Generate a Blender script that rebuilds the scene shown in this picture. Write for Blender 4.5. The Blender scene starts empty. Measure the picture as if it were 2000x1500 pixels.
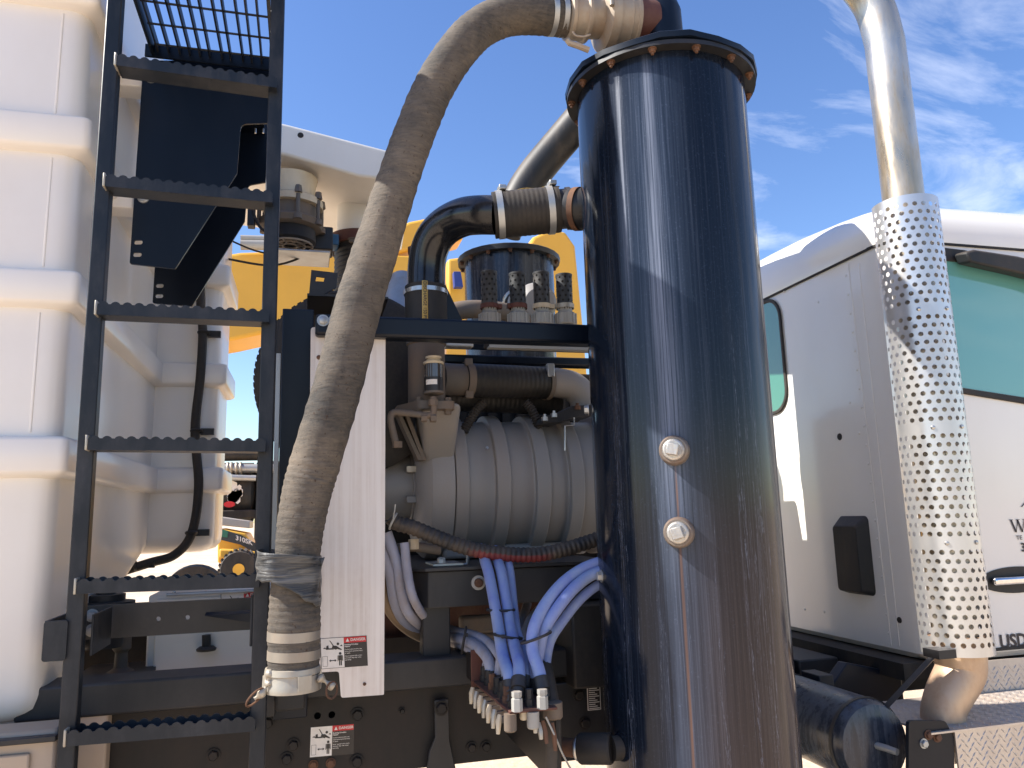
import bpy, bmesh, math, random
from mathutils import Vector, Matrix
random.seed(7)
sc = bpy.context.scene
col = sc.collection
# ------------------------------------------------------------------ camera
CAM = Vector((0, 0, 1.65)); FPX = 1500.0
yaw, pitch, roll = math.radians(15), math.radians(9.7), math.radians(1.57)
FWD = Vector((math.sin(yaw)*math.cos(pitch), math.cos(yaw)*math.cos(pitch), math.sin(pitch)))
R0 = Vector((math.cos(yaw), -math.sin(yaw), 0)); U0 = R0.cross(FWD)
RGT = R0*math.cos(roll) - U0*math.sin(roll)
UPV = U0*math.cos(roll) + R0*math.sin(roll)
cam = bpy.data.cameras.new('camera'); cam.sensor_width = 36; cam.lens = 36*FPX/2000
cam.clip_start = .05; cam.clip_end = 5000
co = bpy.data.objects.new('camera', cam); col.objects.link(co); sc.camera = co
m3 = Matrix((RGT, UPV, -FWD)).transposed()
co.matrix_world = Matrix.Translation(CAM) @ m3.to_4x4()
# ------------------------------------------------------------------ sky + sun
SUN_EL, SUN_AZ = math.radians(44), math.radians(-83)     # azimuth clockwise from +Y
sdir = Vector((math.sin(SUN_AZ)*math.cos(SUN_EL), math.cos(SUN_AZ)*math.cos(SUN_EL), math.sin(SUN_EL)))
w = bpy.data.worlds.new('World'); sc.world = w; w.use_nodes = True
nt = w.node_tree; nt.nodes.clear(); N = nt.nodes.new; L = nt.links.new
out = N('ShaderNodeOutputWorld'); bg = N('ShaderNodeBackground'); bg.inputs[1].default_value = .125
sky = N('ShaderNodeTexSky'); sky.sky_type = 'NISHITA'; sky.sun_disc = False
sky.sun_elevation = SUN_EL; sky.sun_rotation = SUN_AZ % (2*math.pi)
sky.air_density = 1.1; sky.dust_density = .4; sky.ozone_density = 2.6
hsv = N('ShaderNodeHueSaturation'); hsv.inputs['Saturation'].default_value = 1.17; hsv.inputs['Value'].default_value = .99; hsv.inputs['Hue'].default_value = .511; L(sky.outputs[0], hsv.inputs['Color'])
tc = N('ShaderNodeTexCoord'); sep = N('ShaderNodeSeparateXYZ'); L(tc.outputs['Generated'], sep.inputs[0])
def mth(op, a, b=None, c=None, clamp=False, tree=None):
    n = (tree or nt).nodes.new('ShaderNodeMath'); n.operation = op; n.use_clamp = clamp
    for i, v in enumerate((a, b, c)):
        if v is None: continue
        if isinstance(v, (int, float)): n.inputs[i].default_value = v
        else: (tree or nt).links.new(v, n.inputs[i])
    return n.outputs[0]
zz = mth('ADD', mth('MAXIMUM', sep.outputs[2], 0.0), .30)
cv = N('ShaderNodeCombineXYZ')
L(mth('DIVIDE', sep.outputs[0], zz), cv.inputs[0]); L(mth('DIVIDE', sep.outputs[1], zz), cv.inputs[1])
mp = N('ShaderNodeMapping'); L(cv.outputs[0], mp.inputs[0])
mp.inputs['Rotation'].default_value = (0, 0, math.radians(35)); mp.inputs['Scale'].default_value = (1.0, 2.3, 1)
mp.inputs['Location'].default_value = (8.4, 0.3, 0)
nz = N('ShaderNodeTexNoise'); nz.inputs['Scale'].default_value = 2.6; nz.inputs['Detail'].default_value = 9
nz.inputs['Roughness'].default_value = .6; nz.inputs['Distortion'].default_value = .5; L(mp.outputs[0], nz.inputs[0])
nb = N('ShaderNodeTexNoise'); nb.inputs['Scale'].default_value = .9; nb.inputs['Detail'].default_value = 2; L(mp.outputs[0], nb.inputs[0])
# cirrus thickens towards +X (the cab side), as in the photograph
side = mth('MULTIPLY_ADD', sep.outputs[0], .30, -.10)
cl = mth('ADD', mth('ADD', nz.outputs[0], mth('MULTIPLY', nb.outputs[0], .35)), side)
mr = N('ShaderNodeMapRange'); mr.inputs[1].default_value = .80; mr.inputs[2].default_value = 1.14; L(cl, mr.inputs[0])
mr.inputs[3].default_value = 0; mr.inputs[4].default_value = .6
mx = N('ShaderNodeMix'); mx.data_type = 'RGBA'; L(mr.outputs[0], mx.inputs[0]); L(hsv.outputs[0], mx.inputs[6])
mx.inputs[7].default_value = (7.6, 7.7, 8.2, 1)
L(mx.outputs[2], bg.inputs[0]); L(bg.outputs[0], out.inputs[0])
sl = bpy.data.lights.new('sun', 'SUN'); sl.energy = 5.0; sl.angle = math.radians(.53); sl.color = (1, .955, .88)
so = bpy.data.objects.new('sun', sl); col.objects.link(so)
so.rotation_euler = sdir.to_track_quat('Z', 'Y').to_euler()
vs = sc.view_settings
sc.display_settings.display_device = 'sRGB'
vs.view_transform = 'Standard'; vs.look = 'None'; vs.exposure = .88; vs.gamma = 1; vs.use_curve_mapping = False
sc.cycles.max_bounces = 8; sc.cycles.diffuse_bounces = 4; sc.cycles.glossy_bounces = 4
# ------------------------------------------------------------------ measuring helpers
def ray(px, py): return FWD + RGT*((px-1000)/FPX) + UPV*((750-py)/FPX)
def Y_(px, py, Y): d = ray(px, py); return CAM + d*((Y-CAM.y)/d.y)
def X_(px, py, X): d = ray(px, py); return CAM + d*((X-CAM.x)/d.x)
def Z_(px, py, Z): d = ray(px, py); return CAM + d*((Z-CAM.z)/d.z)
def rp(n, p): return n*((Vector(p)-CAM).dot(FWD))/FPX        # n photo pixels at point p, in metres
V = Vector
# ------------------------------------------------------------------ object helpers
OFF = {}
def tag(o, label=None, cat=None, group=None, kind=None):
    if label: o['label'] = label
    if cat: o['category'] = cat
    if group: o['group'] = group
    if kind: o['kind'] = kind
    return o
def thing(name, label, cat, loc, group=None):
    o = bpy.data.objects.new(name, None); col.objects.link(o); o.location = loc; o.empty_display_size = .05
    OFF[o.name] = V(loc); return tag(o, label, cat, group)
def spline(pts, n=8):
    pts = [V(p) for p in pts]; P = [2*pts[0]-pts[1]] + pts + [2*pts[-1]-pts[-2]]; o = []
    for i in range(1, len(P)-2):
        a, b, c, d = P[i-1:i+3]
        for k in range(n):
            t = k/n
            o.append(.5*((2*b)+(c-a)*t+(2*a-5*b+4*c-d)*t*t+(3*b-a-3*c+d)*t**3))
    o.append(pts[-1]); return o
def resample(pts, step):
    o = [pts[0].copy()]; acc = 0
    for a, b in zip(pts, pts[1:]):
        d = (b-a).length
        while acc+d >= step:
            t = (step-acc)/d; a = a.lerp(b, t); o.append(a.copy()); d = (b-a).length; acc = 0
        acc += d
    return o
class MB:
    def __init__(s): s.v = []; s.f = []
    def add(s, vs_, fs):
        k = len(s.v); s.v += [V(p) for p in vs_]; s.f += [tuple(i+k for i in f) for f in fs]; return s
    def hexa(s, p): return s.add(p, [(0,3,2,1),(4,5,6,7),(0,1,5,4),(1,2,6,5),(2,3,7,6),(3,0,4,7)])
    def box(s, a, b):
        x0,y0,z0 = a; x1,y1,z1 = b
        return s.hexa([(x0,y0,z0),(x1,y0,z0),(x1,y1,z0),(x0,y1,z0),(x0,y0,z1),(x1,y0,z1),(x1,y1,z1),(x0,y1,z1)])
    def bar(s, p0, p1, a, b):
        p0, p1, a, b = V(p0), V(p1), V(a), V(b)
        return s.hexa([p0-a-b, p0+a-b, p0+a+b, p0-a+b, p1-a-b, p1+a-b, p1+a+b, p1-a+b])
    def prism(s, pts, vec):
        n = len(pts); pts = [V(p) for p in pts]; vec = V(vec)
        return s.add(pts+[p+vec for p in pts], [tuple(range(n)), tuple(range(2*n-1, n-1, -1))] + [(i, i+n, (i+1) % n+n, (i+1) % n) for i in range(n)])
    def plate(s, outer, holes, vec):
        bm = bmesh.new(); vec = V(vec); ed = []
        for lp in [outer]+holes:
            vv = [bm.verts.new(p) for p in lp]
            ed += [bm.edges.new((vv[i], vv[(i+1) % len(vv)])) for i in range(len(vv))]
        bmesh.ops.triangle_fill(bm, use_beauty=True, edges=ed)
        r = bmesh.ops.extrude_face_region(bm, geom=bm.faces[:])
        bmesh.ops.translate(bm, vec=vec, verts=[g for g in r['geom'] if isinstance(g, bmesh.types.BMVert)])
        bm.verts.index_update(); s.add([v.co.copy() for v in bm.verts], [tuple(v.index for v in f.verts) for f in bm.faces]); bm.free(); return s
    def tube(s, pts, r, seg=16, caps=True, bump=None):
        pts = [V(p) for p in pts]; n = len(pts); rr = r if isinstance(r, (list, tuple)) else [r]*n
        t = [(pts[min(i+1, n-1)]-pts[max(i-1, 0)]).normalized() for i in range(n)]
        a = t[0].orthogonal().normalized(); vs_ = []; fs = []
        for i in range(n):
            a = (a - t[i]*a.dot(t[i])).normalized(); b = t[i].cross(a)
            for k in range(seg):
                q = 2*math.pi*k/seg; e = 1 if bump is None else bump(i, k)
                vs_.append(pts[i] + (a*math.cos(q)+b*math.sin(q))*rr[i]*e)
        for i in range(n-1):
            for k in range(seg): fs.append((i*seg+k, i*seg+(k+1) % seg, (i+1)*seg+(k+1) % seg, (i+1)*seg+k))
        if caps: fs += [tuple(range(seg-1, -1, -1)), tuple(range((n-1)*seg, n*seg))]
        return s.add(vs_, fs)
    def cyl(s, p0, p1, r, r1=None, seg=20): return s.tube([p0, p1], [r, r if r1 is None else r1], seg)
    def lathe(s, o, ax, prof, seg=32, caps=True, phase=0):
        o, ax = V(o), V(ax).normalized(); a = ax.orthogonal().normalized(); b = ax.cross(a)
        vs_ = []; fs = []; n = len(prof)
        for (t, r) in prof:
            for k in range(seg):
                q = 2*math.pi*k/seg+phase; vs_.append(o+ax*t+(a*math.cos(q)+b*math.sin(q))*max(r, 1e-5))
        for i in range(n-1):
            for k in range(seg): fs.append((i*seg+k, i*seg+(k+1) % seg, (i+1)*seg+(k+1) % seg, (i+1)*seg+k))
        if caps: fs += [tuple(range(seg-1, -1, -1)), tuple(range((n-1)*seg, n*seg))]
        return s.add(vs_, fs)
    def torus(s, c, ax, R, r, seg=28, sub=8):
        return s.ringtube([V(c)+x for x in circ(ax, R, seg)], r, sub)
    def ringtube(s, pts, r, sub=8):
        n = len(pts); c = sum(pts, V())/n; vs_ = []; fs = []
        for i in range(n):
            t = (pts[(i+1) % n]-pts[i-1]).normalized(); a = (pts[i]-c); a = (a-t*a.dot(t)).normalized(); b = t.cross(a)
            for k in range(sub):
                q = 2*math.pi*k/sub; vs_.append(pts[i]+(a*math.cos(q)+b*math.sin(q))*r)
        for i in range(n):
            for k in range(sub): fs.append((i*sub+k, i*sub+(k+1) % sub, ((i+1) % n)*sub+(k+1) % sub, ((i+1) % n)*sub+k))
        return s.add(vs_, fs)
    def build(s, name, mat, parent=None, bevel=0, label=None, cat=None, group=None, kind=None, angle=35, solid=0, seg=2, fix=True, merge=False):
        if parent is not None:
            r = parent
            while r.parent: r = r.parent
            off = OFF[r.name]
        else:
            xs = [p.x for p in s.v]; ys = [p.y for p in s.v]; off = V(((min(xs)+max(xs))/2, (min(ys)+max(ys))/2, min(p.z for p in s.v)))
        me = bpy.data.meshes.new(name); me.from_pydata([p-off for p in s.v], [], s.f); me.validate()
        if fix:
            bm = bmesh.new(); bm.from_mesh(me); bmesh.ops.recalc_face_normals(bm, faces=bm.faces[:]); bm.to_mesh(me); bm.free()
        if merge:
            bm = bmesh.new(); bm.from_mesh(me); bmesh.ops.remove_doubles(bm, verts=bm.verts[:], dist=1e-5); bm.to_mesh(me); bm.free()
        me.materials.append(mat)
        o = bpy.data.objects.new(name, me); col.objects.link(o)
        if parent is not None: o.parent = parent
        else: o.location = off; OFF[o.name] = off
        me.polygons.foreach_set('use_smooth', [True]*len(me.polygons)); me.set_sharp_from_angle(angle=math.radians(angle))
        if solid: md = o.modifiers.new('s', 'SOLIDIFY'); md.thickness = solid
        if bevel:
            md = o.modifiers.new('b', 'BEVEL'); md.width = bevel; md.segments = seg; md.limit_method = 'ANGLE'; md.angle_limit = math.radians(40); md.harden_normals = False
        return tag(o, label, cat, group, kind)
def circ(ax, R, n, ph=0):
    ax = V(ax).normalized(); a = ax.orthogonal().normalized(); b = ax.cross(a)
    return [(a*math.cos(2*math.pi*k/n+ph)+b*math.sin(2*math.pi*k/n+ph))*R for k in range(n)]
def hexhead(mb, p, ax, r, h, washer=True):
    ax = V(ax).normalized(); p = V(p)
    if washer: mb.lathe(p, ax, [(0, r*1.35), (h*.2, r*1.35)], 16)
    mb.lathe(p, ax, [(h*.15, r), (h*.85, r), (h, r*.82)], 6); return mb
def rrect(cx, cz, w_, h_, r, n=4):
    o = []
    for (sx, sz, a0) in ((1, 1, 0), (-1, 1, 90), (-1, -1, 180), (1, -1, 270)):
        for k in range(n+1):
            q = math.radians(a0+90*k/n); o.append((cx+sx*(w_/2-r)+r*math.cos(q), cz+sz*(h_/2-r)+r*math.sin(q)))
    return o
def fillet(pts, rads, n=4):
    """2D polygon with rounded corners"""
    o = []; m = len(pts)
    for i in range(m):
        p = V(pts[i]); a = (V(pts[i-1])-p); b = (V(pts[(i+1) % m])-p); r = rads[i] if isinstance(rads, (list, tuple)) else rads
        if r <= 0: o.append(tuple(p)); continue
        la, lb = a.length, b.length; a /= la; b /= lb
        ang = a.angle(b); d = min(r/math.tan(ang/2), la*.49, lb*.49)
        p0, p1 = p+a*d, p+b*d
        for k in range(n+1):
            t = k/n; o.append(tuple(p0*(1-t)**2+p*2*t*(1-t)+p1*t*t))
    return o
# ------------------------------------------------------------------ materials
def C(r, g, b): return tuple(((c/255)/12.92 if c/255 <= .04045 else ((c/255+.055)/1.055)**2.4) for c in (r, g, b))
def newmat(name):
    m = bpy.data.materials.new(name); m.use_nodes = True; t = m.node_tree
    return m, t, t.nodes['Principled BSDF']
def coords(t, scale=(1, 1, 1)):
    tcn = t.nodes.new('ShaderNodeTexCoord'); oi = t.nodes.new('ShaderNodeObjectInfo')
    ad = t.nodes.new('ShaderNodeVectorMath'); ad.operation = 'MULTIPLY_ADD'
    cb = t.nodes.new('ShaderNodeCombineXYZ')
    for i in range(3): t.links.new(oi.outputs['Random'], cb.inputs[i])
    t.links.new(cb.outputs[0], ad.inputs[0]); ad.inputs[1].default_value = (7, 11, 13); t.links.new(tcn.outputs['Object'], ad.inputs[2])
    ml = t.nodes.new('ShaderNodeVectorMath'); ml.operation = 'MULTIPLY'; t.links.new(ad.outputs[0], ml.inputs[0]); ml.inputs[1].default_value = scale
    return ml.outputs[0]
def noise(t, vec, scale, detail=5, rough=.6, dist=0):
    n = t.nodes.new('ShaderNodeTexNoise'); n.inputs['Scale'].default_value = scale; n.inputs['Detail'].default_value = detail
    n.inputs['Roughness'].default_value = rough; n.inputs['Distortion'].default_value = dist; t.links.new(vec, n.inputs[0]); return n.outputs[0]
def rng(t, v, a, b, c=0, d=1):
    n = t.nodes.new('ShaderNodeMapRange'); t.links.new(v, n.inputs[0])
    for i, q in enumerate((a, b, c, d)): n.inputs[i+1].default_value = q
    return n.outputs[0]
def mixc(t, f, a, b):
    n = t.nodes.new('ShaderNodeMix'); n.data_type = 'RGBA'
    if isinstance(f, (int, float)): n.inputs[0].default_value = f
    else: t.links.new(f, n.inputs[0])
    for i, q in ((6, a), (7, b)):
        if isinstance(q, tuple): n.inputs[i].default_value = (*q[:3], 1)
        else: t.links.new(q, n.inputs[i])
    return n.outputs[2]
def bumpn(t, h, strength, dist=.004):
    b = t.nodes.new('ShaderNodeBump'); b.inputs['Strength'].default_value = strength; b.inputs['Distance'].default_value = dist
    t.links.new(h, b.inputs['Height']); return b.outputs[0]
DUST = C(150, 128, 104)
def M(name, base, rough=.5, metal=0, dust=.25, dcol=DUST, dscale=6, stretch=(1, 1, .35), var=.12, bump=.15, bscale=90, coat=0, updust=.5, spec=.5, translucent=0):
    """painted / worn surface: colour variation, settled dust (patchy, more on upward faces), fine relief"""
    m, t, b = newmat(name); v = coords(t, stretch); v1 = coords(t)
    n1 = noise(t, v, dscale, 6, .65); n2 = noise(t, v1, bscale, 4, .6); n3 = noise(t, v1, 2.1, 3)
    c1 = mixc(t, rng(t, n3, .3, .7), tuple(x*(1-var) for x in base), tuple(min(1, x*(1+var)) for x in base))
    ge = t.nodes.new('ShaderNodeNewGeometry'); sp = t.nodes.new('ShaderNodeSeparateXYZ'); t.links.new(ge.outputs['Normal'], sp.inputs[0])
    up = mth('MULTIPLY', mth('MAXIMUM', sp.outputs[2], 0, tree=t), updust, tree=t)
    pt = mth('MULTIPLY', rng(t, n1, .42, .78), dust*1.6, tree=t)
    fine = rng(t, n2, .3, .7, .6, 1.0)
    f = mth('MULTIPLY', mth('ADD', pt, up, clamp=True, tree=t), fine, clamp=True, tree=t)
    t.links.new(mixc(t, f, c1, dcol), b.inputs['Base Color'])
    t.links.new(mth('MULTIPLY_ADD', f, .8-rough if rough < .8 else .1, rough, clamp=True, tree=t), b.inputs['Roughness'])
    if metal: t.links.new(mth('MULTIPLY', mth('SUBTRACT', 1, f, tree=t), metal, tree=t), b.inputs['Metallic'])
    b.inputs['Specular IOR Level'].default_value = spec
    if coat: b.inputs['Coat Weight'].default_value = coat; b.inputs['Coat Roughness'].default_value = .08
    if bump: t.links.new(bumpn(t, n2, bump, .0015), b.inputs['Normal'])
    if translucent:      # thin moulded polyethylene lets daylight through
        tl = t.nodes.new('ShaderNodeBsdfTranslucent'); tl.inputs[0].default_value = (.92, .88, .82, 1); ms = t.nodes.new('ShaderNodeMixShader'); ms.inputs[0].default_value = translucent
        ou = [n for n in t.nodes if n.type == 'OUTPUT_MATERIAL'][0]; t.links.new(b.outputs[0], ms.inputs[1]); t.links.new(tl.outputs[0], ms.inputs[2]); t.links.new(ms.outputs[0], ou.inputs[0])
    return m
def flat(name, c, rough=.6, metal=0):
    m, t, b = newmat(name); v = coords(t); n = noise(t, v, 40, 3)
    t.links.new(mixc(t, rng(t, n, .35, .65), tuple(x*.93 for x in c), tuple(min(1, x*1.05) for x in c)), b.inputs['Base Color'])
    b.inputs['Roughness'].default_value = rough; b.inputs['Metallic'].default_value = metal; return m
MT = {}
MT['navy'] = M('black_paint', (.0025, .0055, .0125), .34, dust=.03, dcol=C(90, 96, 108), updust=.12, bump=.08, spec=.3)
MT['black'] = M('black_steel', (.009, .010, .013), .48, dust=.12, dcol=C(118, 108, 100), updust=.3)
MT['ladder'] = M('ladder_paint', (.010, .014, .021), .42, dust=.2, dcol=C(104, 102, 104), dscale=16, updust=.3, spec=.35)
MT['chassis'] = M('chassis_steel', (.010, .009, .009), .55, dust=.18, dcol=C(84, 66, 56), updust=.3, spec=.35)
MT['rubber'] = M('black_rubber', (.014, .013, .013), .65, dust=.22, dcol=C(120, 104, 86), updust=.3)
MT['vent'] = M('grey_vent_plastic', (.034, .037, .041), .5, dust=.12, updust=.25)
MT['rubber2'] = M('dark_hose_rubber', (.010, .010, .010), .5, dust=.12, dcol=C(110, 100, 90), updust=.15)
MT['plastic'] = M('black_plastic', (.014, .016, .018), .55, dust=.12, updust=.25, spec=.35)
MT['tankwhite'] = M('moulded_white', C(243, 236, 227), .3, dust=.10, dcol=C(214, 194, 168), dscale=2.5, var=.03, bump=.05, bscale=30, updust=.18, coat=.2)
MT['white'] = M('white_paint', C(226, 222, 214), .35, dust=.1, dcol=C(190, 168, 138), var=.03, bump=.03, updust=.2)
MT['cab'] = M('cab_white', C(233, 228, 220), .22, dust=.05, dcol=C(196, 178, 150), var=.02, bump=.02, updust=.08, coat=.5)
MT['alu'] = M('brushed_aluminium', C(226, 219, 213), .5, metal=.08, dust=.45, dcol=C(188, 170, 154), dscale=16, stretch=(4, 4, .10), var=.07, bump=.12, bscale=60, updust=.1)
MT['steel'] = M('bright_steel', C(190, 190, 188), .25, metal=.95, dust=.2, dcol=C(150, 128, 104), var=.05, bump=.06)
MT['zinc'] = M('galvanised', C(176, 180, 182), .42, metal=.8, dust=.2, dscale=16, var=.1, bump=.1, bscale=40)
MT['cast'] = M('cast_aluminium', C(158, 148, 134), .5, metal=.45, dust=.6, dcol=C(150, 122, 96), dscale=18, bump=.3, updust=.3)
MT['castclean'] = M('cast_coupling', C(176, 170, 158), .42, metal=.55, dust=.5, dcol=C(168, 150, 126), dscale=18, bump=.25, updust=.3)
MT['blower'] = M('grey_casting', (.27, .26, .25), .5, dust=.4, dcol=C(150, 134, 120), dscale=5, stretch=(1.5, 1, .3), bump=.3, bscale=160, updust=.15)
MT['dusty'] = M('dust_coated_iron', (.12, .105, .09), .7, dust=.7, dcol=C(130, 106, 84), dscale=8, bump=.35, updust=.4)
MT['rust'] = M('rusty_steel', C(86, 60, 46), .8, dust=.4, dcol=C(148, 104, 72), dscale=20, bump=.4, var=.3)
MT['redrust'] = M('rusty_red_rubber', C(84, 44, 36), .65, dust=.3, dcol=C(120, 90, 72), dscale=14)
MT['tapegrey'] = M('hose_band', C(160, 152, 140), .45, metal=.5, dust=.5, dscale=22)
MT['yellow'] = M('yellow_paint', C(224, 170, 60), .4, dust=.08, dcol=C(190, 150, 90), updust=.15, var=.05)
MT['taupe'] = M('grey_fender_paint', C(168, 152, 136), .55, dust=.4, dcol=C(186, 160, 132), dscale=5)
MT['ltgrey'] = M('grey_pvc', C(158, 158, 154), .5, dust=.3)
MT['beige'] = M('cream_casting', C(206, 192, 166), .5, dust=.35, dcol=C(160, 134, 104), dscale=14, bump=.2)
MT['bluehose'] = M('blue_hose', C(144, 158, 194), .6, dust=.6, dcol=C(104, 114, 196), dscale=16, stretch=(1, 1, .5), var=.12, bump=.15, updust=0)
MT['greyhose'] = M('faded_grey_hose', C(152, 158, 180), .6, dust=.6, dcol=C(150, 134, 118), dscale=13, var=.12)
MT['tanhose'] = M('tan_hose', C(140, 118, 92), .6, dust=.4, dscale=13)
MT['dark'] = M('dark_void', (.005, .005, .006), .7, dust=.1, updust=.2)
MT['brown'] = M('primer_brown', C(74, 40, 30), .7, dust=.3)
MT['red'] = flat('label_red', C(196, 32, 40), .4); MT['lwhite'] = flat('label_white', C(225, 220, 214), .4); MT['lblack'] = flat('label_black', C(40, 36, 36), .4)
MT['letter'] = flat('dark_lettering', C(48, 40, 44), .5); MT['chrome'] = flat('chrome', C(225, 225, 225), .07, 1)
MT['orange'] = flat('amber_marker', C(190, 50, 20), .3); MT['tag'] = flat('yellow_tape', C(196, 164, 92), .5)
# --- special materials
def hose_mat():
    m, t, b = newmat('dusty_suction_hose'); v = coords(t); vz = coords(t, (1, 1, 6))
    n1 = noise(t, v, 7, 8, .7, .4); n2 = noise(t, vz, 34, 6, .7); n3 = noise(t, v, 140, 3); n4 = noise(t, v, 2.2, 3)
    f = mth('ADD', rng(t, n1, .38, .68, 0, .75), rng(t, n2, .35, .75, 0, .45), clamp=True, tree=t)
    f = mth('MULTIPLY', f, rng(t, n4, .32, .6, .45, 1), tree=t)
    c = mixc(t, f, (.036, .034, .032), C(120, 108, 94)); c = mixc(t, rng(t, n3, .62, .72), c, C(60, 42, 30))
    c = mixc(t, rng(t, noise(t, v, 26, 4, .7), .66, .76, 0, .8), c, (.018, .016, .015))
    t.links.new(c, b.inputs['Base Color']); b.inputs['Roughness'].default_value = .85
    h = mth('ADD', mth('MULTIPLY', n2, .6, tree=t), mth('ADD', mth('MULTIPLY', n1, .6, tree=t), mth('MULTIPLY', n3, .15, tree=t), tree=t), tree=t)
    t.links.new(bumpn(t, h, .55, .006), b.inputs['Normal']); return m
MT['hose'] = hose_mat()
CYX, CYY, CYR = .895, 1.732, .22
def cyclone_mat():
    """gloss black paint with dried water streaks, dust film with painted sunlit haze and sand reflection, two rust runs below the plugs (object space: angle and height)"""
    m, t, b = newmat('streaked_black_paint')
    tcn = t.nodes.new('ShaderNodeTexCoord'); s = t.nodes.new('ShaderNodeSeparateXYZ'); t.links.new(tcn.outputs['Object'], s.inputs[0])
    # angle measured from the camera-facing side, 0 = facing -Y, positive towards -X
    ang = mth('ARCTAN2', mth('MULTIPLY', s.outputs[0], -1, tree=t), mth('MULTIPLY', s.outputs[1], -1, tree=t), tree=t)
    z = s.outputs[2]
    cb = t.nodes.new('ShaderNodeCombineXYZ'); t.links.new(ang, cb.inputs[0]); t.links.new(mth('MULTIPLY', z, .045, tree=t), cb.inputs[1])
    cw = t.nodes.new('ShaderNodeCombineXYZ'); t.links.new(ang, cw.inputs[0]); t.links.new(mth('MULTIPLY', z, .16, tree=t), cw.inputs[1])
    fine = noise(t, cb.outputs[0], 38, 6, .7, .15); broad = noise(t, cb.outputs[0], 7, 4, .6, .3); wig = noise(t, cw.outputs[0], 16, 5, .65, .6)
    speck = noise(t, tcn.outputs['Object'], 190, 3, .6)
    def gauss(a0, wd, ztop, zbot, wid_grow=0):
        wv = mth('MULTIPLY_ADD', mth('SUBTRACT', ztop, z, tree=t), wid_grow, wd, tree=t)
        d = mth('DIVIDE', mth('SUBTRACT', ang, a0, tree=t), wv, tree=t)
        g = mth('POWER', 2.718, mth('MULTIPLY', mth('MULTIPLY', d, d, tree=t), -1, tree=t), tree=t)
        return mth('MULTIPLY', g, mth('MULTIPLY', rng(t, z, ztop+.01, ztop-.06, 0, 1), rng(t, z, zbot, zbot+.35, 0, 1), tree=t), tree=t)
    st = mth('MULTIPLY', gauss(.60, .035, ZLID-.02, .9, .10), rng(t, fine, .38, .62, .12, 1), tree=t)
    st2 = mth('MULTIPLY', gauss(.93, .03, ZLID-.03, 1.45, .04), rng(t, fine, .4, .62, .1, .9), tree=t)
    gen = mth('MULTIPLY', mth('MULTIPLY', rng(t, fine, .5, .78), rng(t, broad, .4, .7, .1, .8), tree=t), rng(t, z, ZLID, 1.6, .25, .75), tree=t)
    run = mth('MULTIPLY', rng(t, mth('ABSOLUTE', mth('SUBTRACT', wig, .5, tree=t), tree=t), .009, .002), mth('MULTIPLY', rng(t, z, 1.7, 1.0, 0, .42), rng(t, broad, .52, .6), tree=t), tree=t)
    w_ = mth('MAXIMUM', mth('MAXIMUM', mth('MULTIPLY', st, .5, tree=t), mth('MULTIPLY', st2, .42, tree=t), tree=t), mth('MAXIMUM', mth('MULTIPLY', gen, .34, tree=t), run, tree=t), tree=t)
    film = mth('ADD', mth('MULTIPLY', mth('MULTIPLY', gauss(.55, .30, ZLID-.02, -3), rng(t, fine, .35, .68, .25, 1), tree=t), .22, tree=t), rng(t, speck, .58, .8, .0, .10), tree=t)  # dust film, its haze painted stronger over the sunlit band
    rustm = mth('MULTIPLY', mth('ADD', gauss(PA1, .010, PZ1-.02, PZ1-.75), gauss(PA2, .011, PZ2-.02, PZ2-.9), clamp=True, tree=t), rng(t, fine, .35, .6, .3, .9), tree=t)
    dust_reflect = mth('MULTIPLY', mth('MULTIPLY', rng(t, z, 1.35, .55), rng(t, ang, .75, .2), tree=t), rng(t, fine, .3, .65, .08, .28), tree=t)  # brown low on the right: dust plus sand reflection put into the colour
    c = mixc(t, film, (.0045, .008, .016), C(118, 136, 166)); c = mixc(t, dust_reflect, c, C(128, 104, 88)); c = mixc(t, w_, c, C(150, 160, 182)); c = mixc(t, rustm, c, C(112, 80, 60))
    t.links.new(c, b.inputs['Base Color'])
    tot = mth('ADD', mth('ADD', w_, film, tree=t), rustm, clamp=True, tree=t)
    t.links.new(mth('MULTIPLY_ADD', tot, .7, .13, clamp=True, tree=t), b.inputs['Roughness']); b.inputs['Specular IOR Level'].default_value = .28
    t.links.new(bumpn(t, mth('ADD', broad, mth('MULTIPLY', fine, .12, tree=t), tree=t), .06, .004), b.inputs['Normal'])
    return m
ZLID = Y_(1310, 92, CYY-.9*CYR).z
p1_, p2_ = V((0, 0, 0)), V((0, 0, 0))
def cyl_hit(px, py):
    d = ray(px, py); ox, oy = CAM.x-CYX, CAM.y-CYY
    a = d.x*d.x+d.y*d.y; b_ = 2*(ox*d.x+oy*d.y); c_ = ox*ox+oy*oy-CYR*CYR
    tt = (-b_-math.sqrt(max(0, b_*b_-4*a*c_)))/(2*a); return CAM+d*tt
PL1, PL2 = cyl_hit(1317, 880), cyl_hit(1326, 1040)
PA1 = math.atan2(-(PL1.x-CYX), -(PL1.y-CYY)); PA2 = math.atan2(-(PL2.x-CYX), -(PL2.y-CYY)); ZB = .55
ZLID -= ZB; PZ1, PZ2 = PL1.z-ZB, PL2.z-ZB
MT['plug'] = M('worn_steel_plug', C(196, 192, 186), .35, metal=.8, dust=.5, dcol=C(92, 84, 76), dscale=60, var=.1, bump=.5, bscale=200)
MT['cyclone'] = cyclone_mat(); ZLID += ZB
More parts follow.
